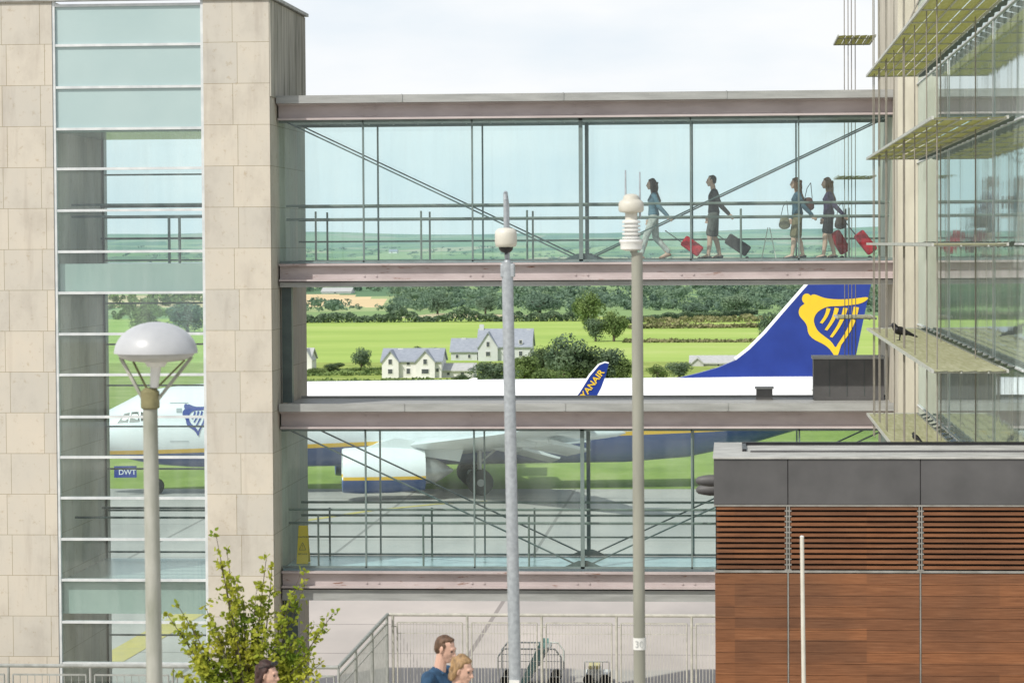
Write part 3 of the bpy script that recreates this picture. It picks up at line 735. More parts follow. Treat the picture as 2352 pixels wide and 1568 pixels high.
def wing(sgn):
    ds=0 if sgn<0 else -2.6;tz=4.2 if sgn<0 else 2.75;tl=17.1
    def sec(y,le,te,z,th):
        c=te-le;pr=[(0,0),(.08,.45),(.25,.62),(.5,.55),(.8,.22),(1,.02),(.8,-.12),(.4,-.38),(.1,-.35)]
        return [(le+a*c,sgn*y,z+b*th) for a,b in pr]
    secs=[sec(1.0,13.2,21.0,1.95,.9),sec(5.5,15.8+ds*.3,21.0+ds*.3,1.95+(tz-1.95)*.27,.6),sec(11,18.8+ds*.6,22.4+ds*.6,1.95+(tz-1.95)*.6,.38),sec(16.9,21.7+ds,23.6+ds,tz,.2)]
    mb=MB();n=9;vs=[p for s in secs for p in s];fs=[]
    for k in range(3):
        for i in range(n): fs.append((k*n+i,k*n+(i+1)%n,(k+1)*n+(i+1)%n,(k+1)*n+i))
    fs+=[tuple(range(n)),tuple(range(3*n,4*n))];mb.add(vs,fs)
    w=mb.build('wing',M['wing'],plane,smooth=True,local=True)
    for y,le,te,dz in((3.6,19.2,22.7,-.1),(7.2,19.4,23.2,.75*.35),(10.2,20.2,23.7,.5*.9),(13,21.3,24,.7*1.0)):
        mb=MB();mb.lathe((0,sgn*y,1.75+(tz-1.95)*y/17),[(.03,le+ds*y/17),(.2,le+.7+ds*y/17),(.24,le+1.5+ds*y/17),(.16,le+2.6+ds*y/17),(.02,te+.3+ds*y/17)],12,0);mb.build('flap_fairing',M['wing'],w,smooth=True,local=True)
    ft=MB()
    for ya,yb,a,b,c_,d_ in((1.9,5.4,20.6,22.3,1.8,1.35),(5.7,11,20.9+ds*.4,22.6+ds*.4,2.3,1.95)):
        ft.prism([(a,sgn*ya,c_),(b,sgn*ya,d_),(b+.05,sgn*ya,d_+.08),(a,sgn*ya,c_+.2)],(0.4 if ya>5 else 0,sgn*(yb-ya),(.6 if ya>5 else .45)*(1 if sgn<0 else .5)))
    ft.build('flap',M['wing'],w,local=True)
    return w
wn=wing(-1);wf=wing(1)
wp=[(1290,958),(1312,925),(1330,902),(1355,862),(1376,838),(1390,833),(1398,835),(1392,860),(1381,890),(1368,915),(1352,958)]
q=[pl(u,v,-17.1) for u,v in wp];zb0=min(p.z for p in q)
for sgn,w in((-1,wn),(1,wf)):
    y=17.1*sgn
    if sgn>0: q=[Vector((p.x-2.6,p.y,2.75+(p.z-zb0)*.75)) for p in q]
    mb=MB().prism([(p.x,y,p.z) for p in q],(0,-.12*sgn,0));o=mb.build('winglet',M['navy'] if sgn<0 else M['pwhite'],w,local=True)
    e=MB()
    for a,b in zip(q[:7],q[1:7]): e.tube((a.x,y-.05*sgn,a.z),(b.x,y-.05*sgn,b.z),.06,.055,6)
    e.build('leading_edge',M['pwhite'],o,local=True)
    if sgn<0:
        a=pl(1335,926,-17.13);b=pl(1389,854,-17.13);dx=(b-a);dx.y=0;dx.normalize();dy=Vector((-dx.z,0,dx.x))
        tx=MB();vs,fs=textmesh('RYANAIR',.5,.02);wd=max(v.x for v in vs);k=((b-a).length)/wd*1.0
        tx.add([Vector((a.x,-17.13,a.z))+dx*v.x*k+dy*v.y*.72+dy*.0 for v in vs],fs);tx.build('lettering',M['yellow'],o,local=True)
for sgn in(-1,1):
    mb=MB();mb.prism([(34.6,sgn*.6,4.55),(38.3,sgn*.6,4.6),(39.9,sgn*7,5.3),(38.4,sgn*7,5.3)],(0,0,.18));mb.build('stabiliser',M['wing'],plane,local=True)
EL=livery('engine_livery',.98,0,.14,0)
e0=pl(786,1064,-4.83);e1=pl(975,1064,-4.83)
for sgn in(-1,1):
    y=4.83*sgn;ez=1.36
    mb=MB();L=e1.x-e0.x
    mb.lathe((0,y,ez),[(.82,e0.x+.25),(.90,e0.x+.02),(.98,e0.x),(1.02,e0.x+.12),(1.06,e0.x+.9),(1.04,e0.x+L*.6),(.94,e0.x+L)],32,0,cap=False)
    en=mb.build('engine_nacelle',EL,plane,smooth=True,local=True)
    MB().lathe((0,y,ez),[(.82,e0.x+.26),(.82,e0.x+.9),(.2,e0.x+.85),(.02,e0.x+.4)],24,0).build('intake',M['black'],en,smooth=True,local=True)
    MB().lathe((0,y,ez-.05),[(.91,e0.x+L),(.62,e0.x+L),(.55,e0.x+L+.5),(.35,e0.x+L+.85),(.05,e0.x+L+1.3)],24,0).build('exhaust',M['metal'],en,smooth=True,local=True)
    MB().prism([(e0.x+1.0,y-.15,ez+1.02),(e0.x+L+1.6,y-.15,ez+.35),(e0.x+L+1.8,y-.15,ez+1.0),(e0.x+2.4,y-.15,ez+1.45)],(0,.3,0)).build('pylon',M['wing'],en,local=True)
def gear(s,y,r,n,zt,w=.36):
    g=MB().tube((s,y,zt),(s,y,r),.11,.1,12).tube((s,y,1.5),(s+.9,y,zt),.05).build('landing_gear_leg',M['metal'],plane,local=True)
    for k in range(n):
        yy=y+(k-(n-1)/2)*.86*w/.36
        MB().lathe((s,yy-w/2,r),[(r*.55,0),(r*.93,.02),(r,.1),(r,w-.1),(r*.93,w-.02),(r*.55,w)],28,1).build('tyre',M['rubber'],g,smooth=True,local=True)
        MB().lathe((s,yy-w/2-.01,r),[(.05,0),(r*.5,.02),(r*.52,w+.0),(.05,w+.02)],20,1).build('rim',M['metal'],g,smooth=True,local=True)
gs=pl(1102,1110,-2.9).x
gear(gs,-2.9,.6,2,2.2);gear(gs,2.9,.6,2,2.2);gear(3.9,0,.36,2,1.8,.2)
a=pl(262,1070,-.45);b=pl(314,1096,-.45)
o=MB().box(a.x,b.x,-.45,-.42,b.z,a.z).build('gear_door',M['navy'],plane,local=True)
mb=MB();text_on(mb,'DWT',.34,(a.x+.2,-.456,b.z+.14),(1,0,0),(0,0,1),.01);mb.build('lettering',M['pwhite'],o,local=True)
# ---------------------------------------------------------------- vegetation
def crown(mb,c,rx,ry,rz,lumps,per,q,rnd):
    for L in range(lumps):
        t=rnd.uniform(0,2*math.pi);h=rnd.uniform(-.75,.85);rr=math.sqrt(max(0,1-h*h))*rnd.uniform(.25,.8)
        lc=Vector((math.cos(t)*rr*rx,math.sin(t)*rr*ry,h*.72*rz));lr=rnd.uniform(.24,.46)
        for k in range(per):
            d=Vector((rnd.gauss(0,1),rnd.gauss(0,1),rnd.gauss(.15,1))).normalized()
            p=Vector(c)+lc+Vector((d.x*rx,d.y*ry,d.z*rz))*lr*rnd.uniform(.75,1.12)
            nrm=(d+Vector((rnd.uniform(-.6,.6),rnd.uniform(-.6,.6),rnd.uniform(-.6,.6)))).normalized()
            a=nrm.orthogonal().normalized();b=nrm.cross(a);an=rnd.uniform(0,3);a,b=a*math.cos(an)+b*math.sin(an),b*math.cos(an)-a*math.sin(an)
            s=q*rnd.uniform(.6,1.3);mb.add([p-a*s,p-b*s*.6,p+a*s,p+b*s*.6],[(0,1,2,3)])
TV={}
def tree_at(u,v,wpx,hpx,kind,label,cat='tree',group='trees and bushes among the fields'):
    g=ghit(u,v);sc=F/g.y;w=wpx/sc/2;h=hpx/sc
    r=thing('broadleaf_tree',label,cat,g,group)
    key=(kind,R.randrange(3))
    if key not in TV:
        mb=MB();crown(mb,(0,0,0),1,1,1,24,120,.066,R);o=mb.build('crown',M[kind],r,local=True,recalc=False);TV[key]=o.data
    else:
        o=D.objects.new('crown',TV[key]);COL.objects.link(o);o.parent=r
    o.scale=(w*1.05,w*.9,h*.5);o.location=(0,0,h*.47);o.rotation_euler=(0,0,R.uniform(0,6))
    tb=MB().tube((0,0,-.6),(0,0,h*.45),w*.09,w*.05,8)
    for k in range(4):
        t=k*1.6+R.random();tb.tube((0,0,h*.25),(math.cos(t)*w*.5,math.sin(t)*w*.4,h*.62),w*.04,w*.015,6)
    tb.build('trunk',M['bark'],r,local=True)
TR=[(1352,758,84,92,'leafmid','light green rounded tree at the far end of the meadow'),
(1410,785,75,75,'leafmid','mid green tree right of the lightest meadow tree'),
(1368,785,64,58,'leafblue','grey-green low tree below the lightest meadow tree'),
(1005,722,62,62,'leafhazy','hazy round tree rising behind the long hedge'),
(1115,722,58,45,'leafhazy2','hazy broad tree behind the hedge near the camera pole'),
(1240,720,90,48,'leafhazy','hazy wide tree left of the lightest meadow tree'),
(1690,722,95,52,'leafhazy2','hazy tree on the hill right of the sensor pole'),
(1775,790,75,82,'leafblue','bushy tree directly left of the blue tail fin'),
(830,848,60,52,'leafblue','small grey-green tree left of the twin-gabled white house'),
(1135,880,120,52,'leafblue','pale bushy tree below the large grey house'),
(1205,876,110,66,'leafmid','light grey-green tree right of the large grey house'),
(1245,872,80,84,'leafdark','narrow dark tree between two grey-green ones'),
(1295,882,130,120,'leafblue','tallest tree of the clump right of the grey house'),
(1352,882,110,92,'leafdark','rounded dark tree at the right side of the clump'),
(1395,880,100,86,'leafblue','grey-green tree just left of the sensor pole'),
(1262,890,100,50,'leafmid','low bush in front of the clump'),
(1430,880,70,60,'leafmid','light bush touching the sensor pole'),
(960,830,50,36,'leafdark','small dark tree behind the twin-gabled white house'),
(995,826,44,30,'leafdark','small dark tree behind the low white annex'),
(1560,870,70,42,'leafblue','olive bush at the foot of the blue fin fillet'),
(1510,872,60,40,'leafmid','green bush right of the sensor pole above the fuselage'),
(1660,870,70,30,'leafblue','low bush under the distant grey farm roof'),
(905,722,60,30,'leafhazy','low hazy tree beside the straw field'),
(1590,728,70,36,'leafhazy','low hazy tree above the brown hedge'),
(725,862,60,18,'leafmid','low green bush left of the small grey-green tree'),
(770,856,60,22,'leafdark','low dark bush beside the small grey-green tree'),
(1060,878,60,20,'leafdark','low dark bush in front of the low white annex'),
(330,770,90,70,'leafmid','green tree seen through the tower glazing'),
(430,765,110,80,'leafhazy','hazy tree seen through the right of the tower glazing')]
for t in TR: tree_at(*t)
def scatter(name,label,cat,m,segs,q,dens):
    mb=MB()
    for (u0,v0,u1,v1,hpx,d) in segs:
        a=ghit(u0,v0);b=ghit(u1,v1);L=(b-a).length;sc=F/((a.y+b.y)/2);h=hpx/sc
        for k in range(int(L*dens)):
            t=R.random();x=a.x+(b.x-a.x)*t;y=a.y+(b.y-a.y)*t+R.uniform(-d,d)
            hh=h*(.75+.6*noise.noise(Vector((x/9,y/40,0)))+.35*noise.noise(Vector((x/2.5,0,4))))
            p=Vector((x,y,terr(x,y)+R.random()**.7*hh));s=q*R.uniform(.6,1.4)
            aa=Vector((R.gauss(0,1),R.gauss(0,1),R.gauss(0,1))).normalized();bb_=aa.orthogonal().normalized()
            mb.add([p-aa*s,p-bb_*s*.7,p+aa*s,p+bb_*s*.7],[(0,1,2,3)])
    tag(mb.build(name,m,recalc=False),label,cat,kind='stuff')
scatter('hedge','long dark hedge line along the top of the bright meadow','hedge',M['leafblue'],[(560,742,1330,738,27,2.5),(1430,745,1740,722,14,2)],.38,70)
scatter('hedge','brownish hedge lines between the small fields right of the sensor pole','hedge',M['hedgebrown'],[(1440,756,1850,752,11,2),(1430,787,1740,786,7,2),(1480,742,1760,738,16,6)],.5,26)
scatter('hedge','garden hedges and rough growth around the white houses','hedge',M['leafmid'],[(600,866,880,862,12,3),(690,858,880,850,8,1),(600,882,1450,880,12,6),(1100,872,1450,876,20,4),(1450,882,1700,880,10,4)],.3,30)
def forest(name,label,m,n,rng,hp,lumps,per,q,seed,wr=(.5,.95)):
    rnd=random.Random(seed);mb=MB()
    for k in range(n):
        u=rnd.uniform(rng[0],rng[1]);v=rnd.uniform(rng[2],rng[3])
        if 640<u<905 and v>672 and v<712 and hp[1]>18: continue
        g=ghit(u,v);sc=F/g.y;h=rnd.uniform(*hp)/sc;w=h*rnd.uniform(*wr)
        crown(mb,(g.x,g.y,g.z+h*.42),w,w,h*.55,lumps,per,q*h,rnd)
    tag(mb.build(name,m,recalc=False),label,'woodland',kind='stuff')
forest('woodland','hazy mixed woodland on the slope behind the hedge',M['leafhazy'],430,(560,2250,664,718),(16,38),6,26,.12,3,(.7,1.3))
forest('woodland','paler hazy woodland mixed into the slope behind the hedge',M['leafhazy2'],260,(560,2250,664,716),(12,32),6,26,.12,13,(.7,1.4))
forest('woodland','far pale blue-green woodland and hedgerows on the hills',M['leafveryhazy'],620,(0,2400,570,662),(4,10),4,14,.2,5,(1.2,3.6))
forest('woodland','woodland seen through the tower glazing',M['leafmid'],60,(-100,560,690,740),(24,46),6,26,.13,11)
M['hwall']=mat('white_render',(.74,.74,.73),(.66,.66,.65),.5,.8)
M['hwall2']=mat('pale_grey_render',(.56,.58,.60),(.50,.52,.54),.5,.8)
M['hroof']=mat('blue_grey_slates',(.33,.36,.41),(.26,.29,.34),1.5,.6,stretch=(1,1,4))
M['hroof2']=mat('pale_grey_sheet_roof',(.50,.51,.50),(.42,.43,.42),1.5,.6)
M['hglass']=mat('dark_window_pane',(.10,.11,.13),(.07,.08,.09),2,.15)
def house(label,u0,u1,vb,ve,vr,gables,wins,wm,rm,chim,depth=8,dvy=0):
    g=ghit((u0+u1)/2,vb);Y=g.y+dvy;x=lambda u:P(u,vb,Y).x;z=lambda v:P((u0+u1)/2,v,Y).z
    r=thing('country_house',label,'house',(g.x,Y,g.z),'country houses beyond the airfield')
    x0,x1=x(u0),x(u1);ze,zr=z(ve),z(vr);ym=Y+depth/2
    wl=MB().box(x0,x1,Y,Y+depth,z(vb)-2.5,ze)
    for xx,s in((x0,1),(x1,-1)): wl.prism([(xx,Y+.02,ze),(xx,Y+depth-.02,ze),(xx,ym,zr-.2)],(s*.2,0,0))
    rf=MB();t=.22
    rf.prism([(x0-.3,Y-.35,ze-.12),(x0-.3,Y-.35,ze+t-.12),(x0-.3,ym,zr+t),(x0-.3,Y+depth+.35,ze+t-.12),(x0-.3,Y+depth+.35,ze-.12),(x0-.3,ym,zr)],(x1-x0+.6,0,0))
    yf=Y-.9
    for uc,hw,va in gables:
        xa,xb_,xc,za_=x(uc-hw),x(uc+hw),x(uc),z(va)
        wl.prism([(xa,yf,z(vb)-2.5),(xb_,yf,z(vb)-2.5),(xb_,yf,ze),(xc,yf,za_-.15),(xa,yf,ze)],(0,depth/2+.9,0))
        for xs_ in(xa,xb_):
            dxx=(xs_-xc);rf.prism([(xc,yf-.25,za_-.05),(xs_+dxx*.12,yf-.25,ze-.12*(za_-ze)-.05),(xs_+dxx*.12,yf-.25,ze-.12*(za_-ze)+.2),(xc,yf-.25,za_+.2)],(0,depth/2+1.1,0))
    wl.build('wall',wm,r);ro=rf.build('roof',rm,r)
    for uc,vt in chim:
        MB().box(x(uc)-.45,x(uc)+.45,ym-.4,ym+.4,zr-.8,z(vt)).build('chimney',wm,ro)
    for uc,vc,w,h in wins:
        yy=yf-.05 if any(abs(uc-gg[0])<gg[1] for gg in gables) else Y-.05
        xa,xb_,za_,zb_=x(uc-w/2),x(uc+w/2),z(vc+h/2),z(vc-h/2)
        f=MB().box(xa-.1,xb_+.1,yy-.02,yy+.06,za_-.12,zb_+.08).build('window_frame',M['hwall'],r)
        MB().box(xa,xb_,yy-.05,yy-.025,za_,zb_).build('pane',M['hglass'],f)
    return r
house('white two-storey house with twin front gables and slate roof',878,1014,868,830,804,[(898,19,806),(978,22,806)],[(898,830,8,11),(898,852,10,10),(938,852,8,12),(978,830,8,11),(978,852,16,10),(938,834,7,8),(1005,850,6,8)],M['hwall'],M['hroof'],[(915,802),(1000,803)])
house('low white annex with a pale sheet roof beside the twin-gabled house',1006,1088,868,851,838,[],[(1030,858,6,6),(1062,859,8,8)],M['hwall'],M['hroof2'],[],6,2)
house('large grey house with steep slate roof and a central gable',1098,1220,830,797,758,[(1122,22,764)],[(1122,790,7,11),(1122,812,10,10),(1160,812,7,11),(1196,812,8,11),(1165,785,6,8),(1196,785,6,8)],M['hwall2'],M['hroof'],[(1103,746),(1212,757)])
house('lower slate-roofed wing at the left of the large grey house',1036,1096,830,808,780,[],[(1050,818,6,8),(1078,818,6,8)],M['hwall2'],M['hroof'],[(1062,777)],7,2)
house('white cottage gable half hidden by the tower edge',640,712,850,826,803,[(704,14,803)],[(700,836,5,8)],M['hwall'],M['hroof2'],[])
house('distant grey farm shed below the fields, left of the blue fin',1586,1690,842,834,820,[(1602,14,822)],[(1650,838,5,4)],M['hroof2'],M['hroof2'],[])
house('far barn with pale blue roof beyond the straw field',738,806,674,670,662,[],[(770,672,5,2)],M['hwall'],M['hroof2'],[],14)
house('tiny far white farmhouse on the hill left of the bridge middle',893,912,582,578,573,[],[(900,580,2,2)],M['hwall'],M['hroof'],[],12)
def shrub():
    Y=28.5;b=P(575,1640,Y);base=Vector((b.x,Y,kz));r=thing('young_shrub','yellow-green leafy shrub with upright shoots in front of the tower','shrub',base)
    st=MB();lf=MB();rnd=random.Random(21)
    tips=[(497,1232),(520,1260),(505,1290),(470,1390),(612,1280),(625,1300),(690,1318),(700,1345),(765,1408),(720,1440),(410,1392),(385,1412),(430,1455),(405,1545),(540,1330),(560,1380),(590,1350),(650,1400),(600,1430),(520,1420),(480,1470),(680,1470),(740,1520),(560,1480),(630,1500),(450,1520),(700,1545),(520,1530),(590,1545),(660,1540)]
    for k in range(24): tips.append((rnd.uniform(430,730),rnd.uniform(1440,1600)))
    for u,v in tips:
        t=P(u,v,Y+rnd.uniform(-.35,.35));m=base.lerp(t,.5)+Vector((rnd.uniform(-.08,.08),rnd.uniform(-.1,.1),.12))
        pts=[];
        for k in range(13):
            q=k/12;pts.append(base*(1-q)**2+m*2*q*(1-q)+t*q*q)
        for k in range(12): st.tube(pts[k],pts[k+1],.012*(1-k/13)+.002,.012*(1-(k+1)/13)+.002,5,cap=False)
        for k in range(5,13):
            ntw=3 if k<11 else 1
            for j in range(ntw):
                d=Vector((rnd.gauss(0,1),rnd.gauss(0,1),rnd.gauss(.4,.6))).normalized();L=rnd.uniform(.06,.2)*(1.25-k/13.5)
                e=pts[k]+d*L;st.tube(pts[k],e,.003,.0015,4,cap=False)
                for i in range(8):
                    p=pts[k].lerp(e,rnd.uniform(.1,1.1))+Vector((rnd.gauss(0,.018),rnd.gauss(0,.018),rnd.gauss(0,.018)))
                    a=Vector((rnd.gauss(0,1),rnd.gauss(0,1),rnd.gauss(.2,.8))).normalized();bb_=a.cross(Vector((rnd.gauss(0,1),rnd.gauss(0,1),rnd.gauss(0,1)))).normalized();c=a.cross(bb_)
                    s=rnd.uniform(.02,.036);w=s*.6
                    lf.add([p,p+a*s*.5+bb_*w+c*.004,p+a*s*1.3+bb_*w*.8,p+a*s*1.9,p+a*s*1.3-bb_*w*.8,p+a*s*.5-bb_*w+c*.004],[(0,1,2,3),(0,3,4,5)])
    st.build('branches',M['bark'],r);lf.build('leaves',M['shrubleaf'],r,recalc=False)
shrub()
# ---------------------------------------------------------------- people
SK=mat('skin',(.60,.38,.29),(.54,.33,.245),6,.5)
def clothm(name,c): return mat(name,c,tuple(x*.6 for x in c),14,.85,bump=.2)
def person(label,loc,hd,h,top,bottom,hairc,hair='long',legs='walk',pull=None,lean=0,hp=0,sleeve='long',shorts=False,shoe=(.05,.05,.05),voxel=.009,glasses=False,fine=False,topname='jacket',name='person',group=None):
    r=thing(name,label,'person',loc,group,rz=rad(hd));k=h/1.75;V=lambda x,y,z:Vector((x*k,y*k,z*k))
    female=hair!='short';sw=.165 if female else .19
    LX=lean
    if legs=='walk': ft={1:(.27,.07,0),-1:(-.30,.13,.35)};kn={1:(.17,.50),-1:(-.04,.48)}
    elif legs=='small': ft={1:(.12,.07,0),-1:(-.12,.08,.1)};kn={1:(.09,.5),-1:(-.01,.49)}
    else: ft={1:(.03,.07,0),-1:(-.03,.07,0)};kn={1:(.03,.5),-1:(0,.5)}
    hz=.93
    bd=MB();tp=MB();bt=MB()
    e3=lambda r_,q=None:tuple(x*k for x in r_)
    for s in(1,-1):
        H=V(0,s*.09,hz-.02);K=V(kn[s][0],s*.10,kn[s][1]);A=V(ft[s][0],s*.10,ft[s][1]+.02)
        bd.hull([(H,.085*k),(K,.056*k)]);bd.hull([(K,.054*k),(K.lerp(A,.3)+V(-.015,0,0),.056*k)]);bd.hull([(K.lerp(A,.3)+V(-.015,0,0),.056*k),(A,.036*k)])
        bd.hull([(A,.036*k),(A+V(.13,0,-.04-ft[s][2]*.1),e3((.05,.035,.022)))])
        if not shorts:
            bt.hull([(H,.102*k),(K,.072*k)]);bt.hull([(K,.072*k),(A+V(0,0,.05),.058*k)])
        else:
            bt.hull([(H,.108*k),(H.lerp(K,.72 if shorts is True else shorts),.09*k)])
        sh=MB().hull([(A+V(-.03,0,-.03),e3((.05,.042,.035))),(A+V(.15,0,-.055-ft[s][2]*.12),e3((.055,.045,.028)))]);remesh(sh,'shoe',clothm('shoe_'+name,shoe),r,.01*k,2)
    PEL=V(0,0,.97);WA=V(.01+LX*.3,0,1.10);CH=V(.0+LX*.7,0,1.30);SHc=V(-.01+LX,0,1.42);NK=V(.015+LX*1.15,0,1.50)
    pr=(.105,.155,.10);wr=(.09,.12,.09);cr=(.105,.15 if female else .17,.12)
    bd.hull([(PEL,e3(pr)),(WA,e3(wr))]);bd.hull([(WA,e3(wr)),(CH,e3(cr))]);bd.hull([(CH,e3(cr)),(SHc,e3((.06,sw*.8,.05)))])
    if female: 
        for s in(1,-1): bd.ell(CH+V(.075,s*.06,-.01),.05*k);tp.ell(CH+V(.08,s*.06,-.01),.056*k)
    bt.hull([(PEL+V(0,0,.03),e3((.115,.165,.06))),(PEL+V(0,0,-.06),e3((.118,.17,.08)))])
    inf=lambda t:tuple((x+.016)*k for x in t)
    tp.hull([(PEL+V(0,0,.02),inf((.11,.155,.05))),(WA,inf(wr))]);tp.hull([(WA,inf(wr)),(CH,inf(cr))]);tp.hull([(CH,inf(cr)),(SHc,inf((.06,sw*.8,.045)))])
    for s in(1,-1):
        S=V(LX-.01,s*sw,1.40)
        if pull==s: E=V(LX-.12,s*(sw+.06),1.15);Wr=V(LX-.30,s*(sw+.06),.96)
        elif pull=='bent' : E=V(LX-.02,s*(sw+.07),1.14);Wr=V(LX+.20,s*(sw-.02),1.12)
        else: E=V(LX+.0,s*(sw+.06),1.13);Wr=V(LX+.10,s*(sw+.05),.90)
        bd.hull([(S,.052*k),(E,.038*k)]);bd.hull([(E,.038*k),(Wr,.026*k)])
        if sleeve=='long': tp.hull([(S,.066*k),(E,.055*k)]);tp.hull([(E,.055*k),(Wr,.042*k)])
        else: tp.hull([(S,.068*k),(S.lerp(E,.6),.06*k)])
        d=(Wr-E).normalized();lat=Vector((1,0,0));lat=(lat-d*lat.dot(d)).normalized();nr=d.cross(lat)
        pe=Wr+d*.085*k
        bd.hull([(Wr,.024*k),(Wr+d*.03*k+lat*.012*k,.02*k),(pe+lat*.028*k,.013*k),(pe-lat*.028*k,.013*k)])
        for i,(o_,l_) in enumerate(((.03,.07),(.010,.08),(-.010,.075),(-.03,.058))):
            a=pe+lat*o_*k;b=a+d*l_*.5*k+nr*.006*k*s;c=b+(d*.75-nr*s*-.65).normalized()*l_*.5*k
            bd.hull([(a,.0098*k),(b,.009*k)],6,5);bd.hull([(b,.009*k),(c,.0078*k)],6,5)
        a=Wr+d*.03*k+lat*.022*k;b=a+(lat*.8+d*.6)*.035*k;c=b+(d)*.03*k
        bd.hull([(a,.012*k),(b,.0105*k)],6,5);bd.hull([(b,.0105*k),(c,.0085*k)],6,5)
    HC=NK+V(.035+.05*math.sin(rad(hp)),0,.135);Rm=Matrix.Rotation(rad(hp),3,'Y')
    hv=lambda x,y,z:HC+Rm@V(x,y,z)
    bd.hull([(NK+V(-.01,0,-.06),.058*k),(hv(-.02,0,-.06),.05*k)])
    bd.hull([(hv(-.012,0,.03),e3((.092,.074,.085))),(hv(.02,0,-.02),e3((.07,.064,.07)))])
    bd.hull([(hv(.02,0,-.03),e3((.065,.058,.05))),(hv(.055,0,-.092),e3((.026,.028,.02)))])
    bd.hull([(hv(.083,0,.012),.010*k),(hv(.106,0,-.028),.0125*k),(hv(.085,0,-.033),e3((.012,.018,.01)))],8,6)
    bd.hull([(hv(.078,.02,-.058),.008*k),(hv(.078,-.02,-.058),.008*k),(hv(.088,0,-.058),.009*k)],8,6)
    bd.hull([(hv(.076,.035,.028),.011*k),(hv(.084,0,.03),.011*k)],8,6);bd.hull([(hv(.076,-.035,.028),.011*k),(hv(.084,0,.03),.011*k)],8,6)
    for s in(1,-1): bd.hull([(hv(0,s*.078,.012),e3((.018,.009,.022))),(hv(-.004,s*.076,-.02),e3((.011,.008,.015)))],8,6)
    b=remesh(bd,'body',SK,r,(.0065 if fine else voxel)*k,3)
    remesh(tp,topname,clothm('cloth_top_'+str(len(D.materials)),top),r,.011*k,3)
    remesh(bt,'shorts' if shorts else 'trousers',clothm('cloth_leg_'+str(len(D.materials)),bottom),r,.011*k,3)
    hm=mat('hair_'+str(len(D.materials)),hairc,tuple(x*.45 for x in hairc),40,.6,stretch=(1,1,.3),bump=.4)
    hb=MB();rr=random.Random(len(D.objects))
    if hair=='short':
        hb.hull([(hv(-.030,0,.040),e3((.083,.079,.078))),(hv(-.055,0,-.015),e3((.048,.068,.05)))])
        hb.hull([(hv(.020,0,.092),e3((.040,.052,.020))),(hv(-.03,0,.07),e3((.06,.07,.055)))])
        for i in range(26):
            a=rr.uniform(0,6.28);q=rr.uniform(0,.9);p=hv(-.02+.07*q*math.cos(a),.07*q*math.sin(a),.108-.045*q*q);hb.hull([(p,.014*k),(p+Rm@V(.016*math.cos(a),.016*math.sin(a),.004),.007*k)],6,5)
        for s in(1,-1): hb.hull([(hv(.01,s*.070,.045),.016*k),(hv(.012,s*.074,.008),.009*k)],6,5)
    else:
        hb.hull([(hv(-.028,0,.042),e3((.088,.082,.085))),(hv(-.05,0,-.0),e3((.060,.076,.065)))])
        hb.hull([(hv(.030,0,.088),e3((.036,.055,.024))),(hv(-.03,0,.08),e3((.06,.07,.06)))])
        for s in(1,-1): hb.hull([(hv(.012,s*.068,.055),.020*k),(hv(-.02,s*.074,.0),.02*k)],8,6)
    if hair in('long','curly'):
        hb.hull([(hv(-.055,0,.0),e3((.06,.078,.06))),(hv(-.075,0,-.12),e3((.045,.085,.05)))])
        hb.hull([(hv(-.075,0,-.12),e3((.045,.085,.05))),(CH+V(-.13,0,-.02),e3((.03,.07,.04)))])
        for s in(1,-1): hb.hull([(hv(0,s*.072,.02),.025*k),(hv(-.01,s*.08,-.12),.03*k),(CH+V(-.02,s*.1,.06),.025*k)],8,6)
        for i in range(36 if hair=='curly' else 14):
            q=rr.random();a=rr.uniform(1.7,4.6);p=hv(-.05+.085*math.cos(a),.095*math.sin(a),.06-.27*q);hb.hull([(p,.023*k),(p+V(rr.uniform(-.015,.015),rr.uniform(-.01,.01),-.05),.014*k)],6,5)
    elif hair=='bob':
        hb.hull([(hv(-.06,0,-.01),e3((.050,.072,.055))),(hv(-.075,0,-.075),e3((.036,.055,.035)))])
        for s in(1,-1): hb.hull([(hv(-.01,s*.072,.04),.020*k),(hv(-.03,s*.076,-.03),.022*k),(hv(-.05,s*.062,-.085),.022*k)],8,6)
        for i in range(26):
            a=rr.uniform(1.9,4.4);q=rr.random();p=hv(-.04+.07*math.cos(a),.076*math.sin(a),.08-.17*q);hb.hull([(p,.014*k),(p+V(-.01,0,-.05),.006*k)],6,5)
    remesh(hb,'hair',hm,r,.007*k,2)
    for s in(1,-1):
        MB().ell(hv(.077,s*.031,.006),e3((.009,.011,.008)),10,8).build('eye',M['black'],b,smooth=True,local=True)
    if glasses:
        g=MB()
        for s in(1,-1):
            g.ell(hv(.055,s*.034,.108),e3((.018,.03,.02)),10,8);g.bar(hv(.045,s*.064,.1),hv(-.06,s*.078,.06),.006*k,.006*k)
        g.bar(hv(.065,.01,.108),hv(.065,-.01,.108),.006,.006)
        g.build('sunglasses',M['black'],r,local=True)
    if fine and topname=='shirt':
        cc=MB();
        for s in(1,-1): cc.hull([(NK+V(-.05,s*.045,-.03),.016*k),(NK+V(.05,s*.045,-.075),.014*k),(NK+V(-.04,s*.06,-.05),.014*k)],8,6)
        remesh(cc,'collar',clothm('collar_cloth',top),r,.008*k,2)
    return r
PY=61.25;GB='travellers crossing the upper bridge'
def fl(u,Y=PY): p=P(u,590,Y);return (p.x,Y,ZF+.001)
person('woman in light blue jacket and white trousers, pulling a red case on the bridge',fl(1502),180,1.76,(.11,.20,.26),(.56,.54,.50),(.045,.025,.015),'long','walk',pull=1,shoe=(.35,.2,.14),group=GB)
person('man in black jacket and grey shorts walking left with a black case',fl(1640),180,1.83,(.014,.014,.018),(.11,.11,.10),(.05,.04,.03),'short','small',pull=1,shorts=.85,group=GB)
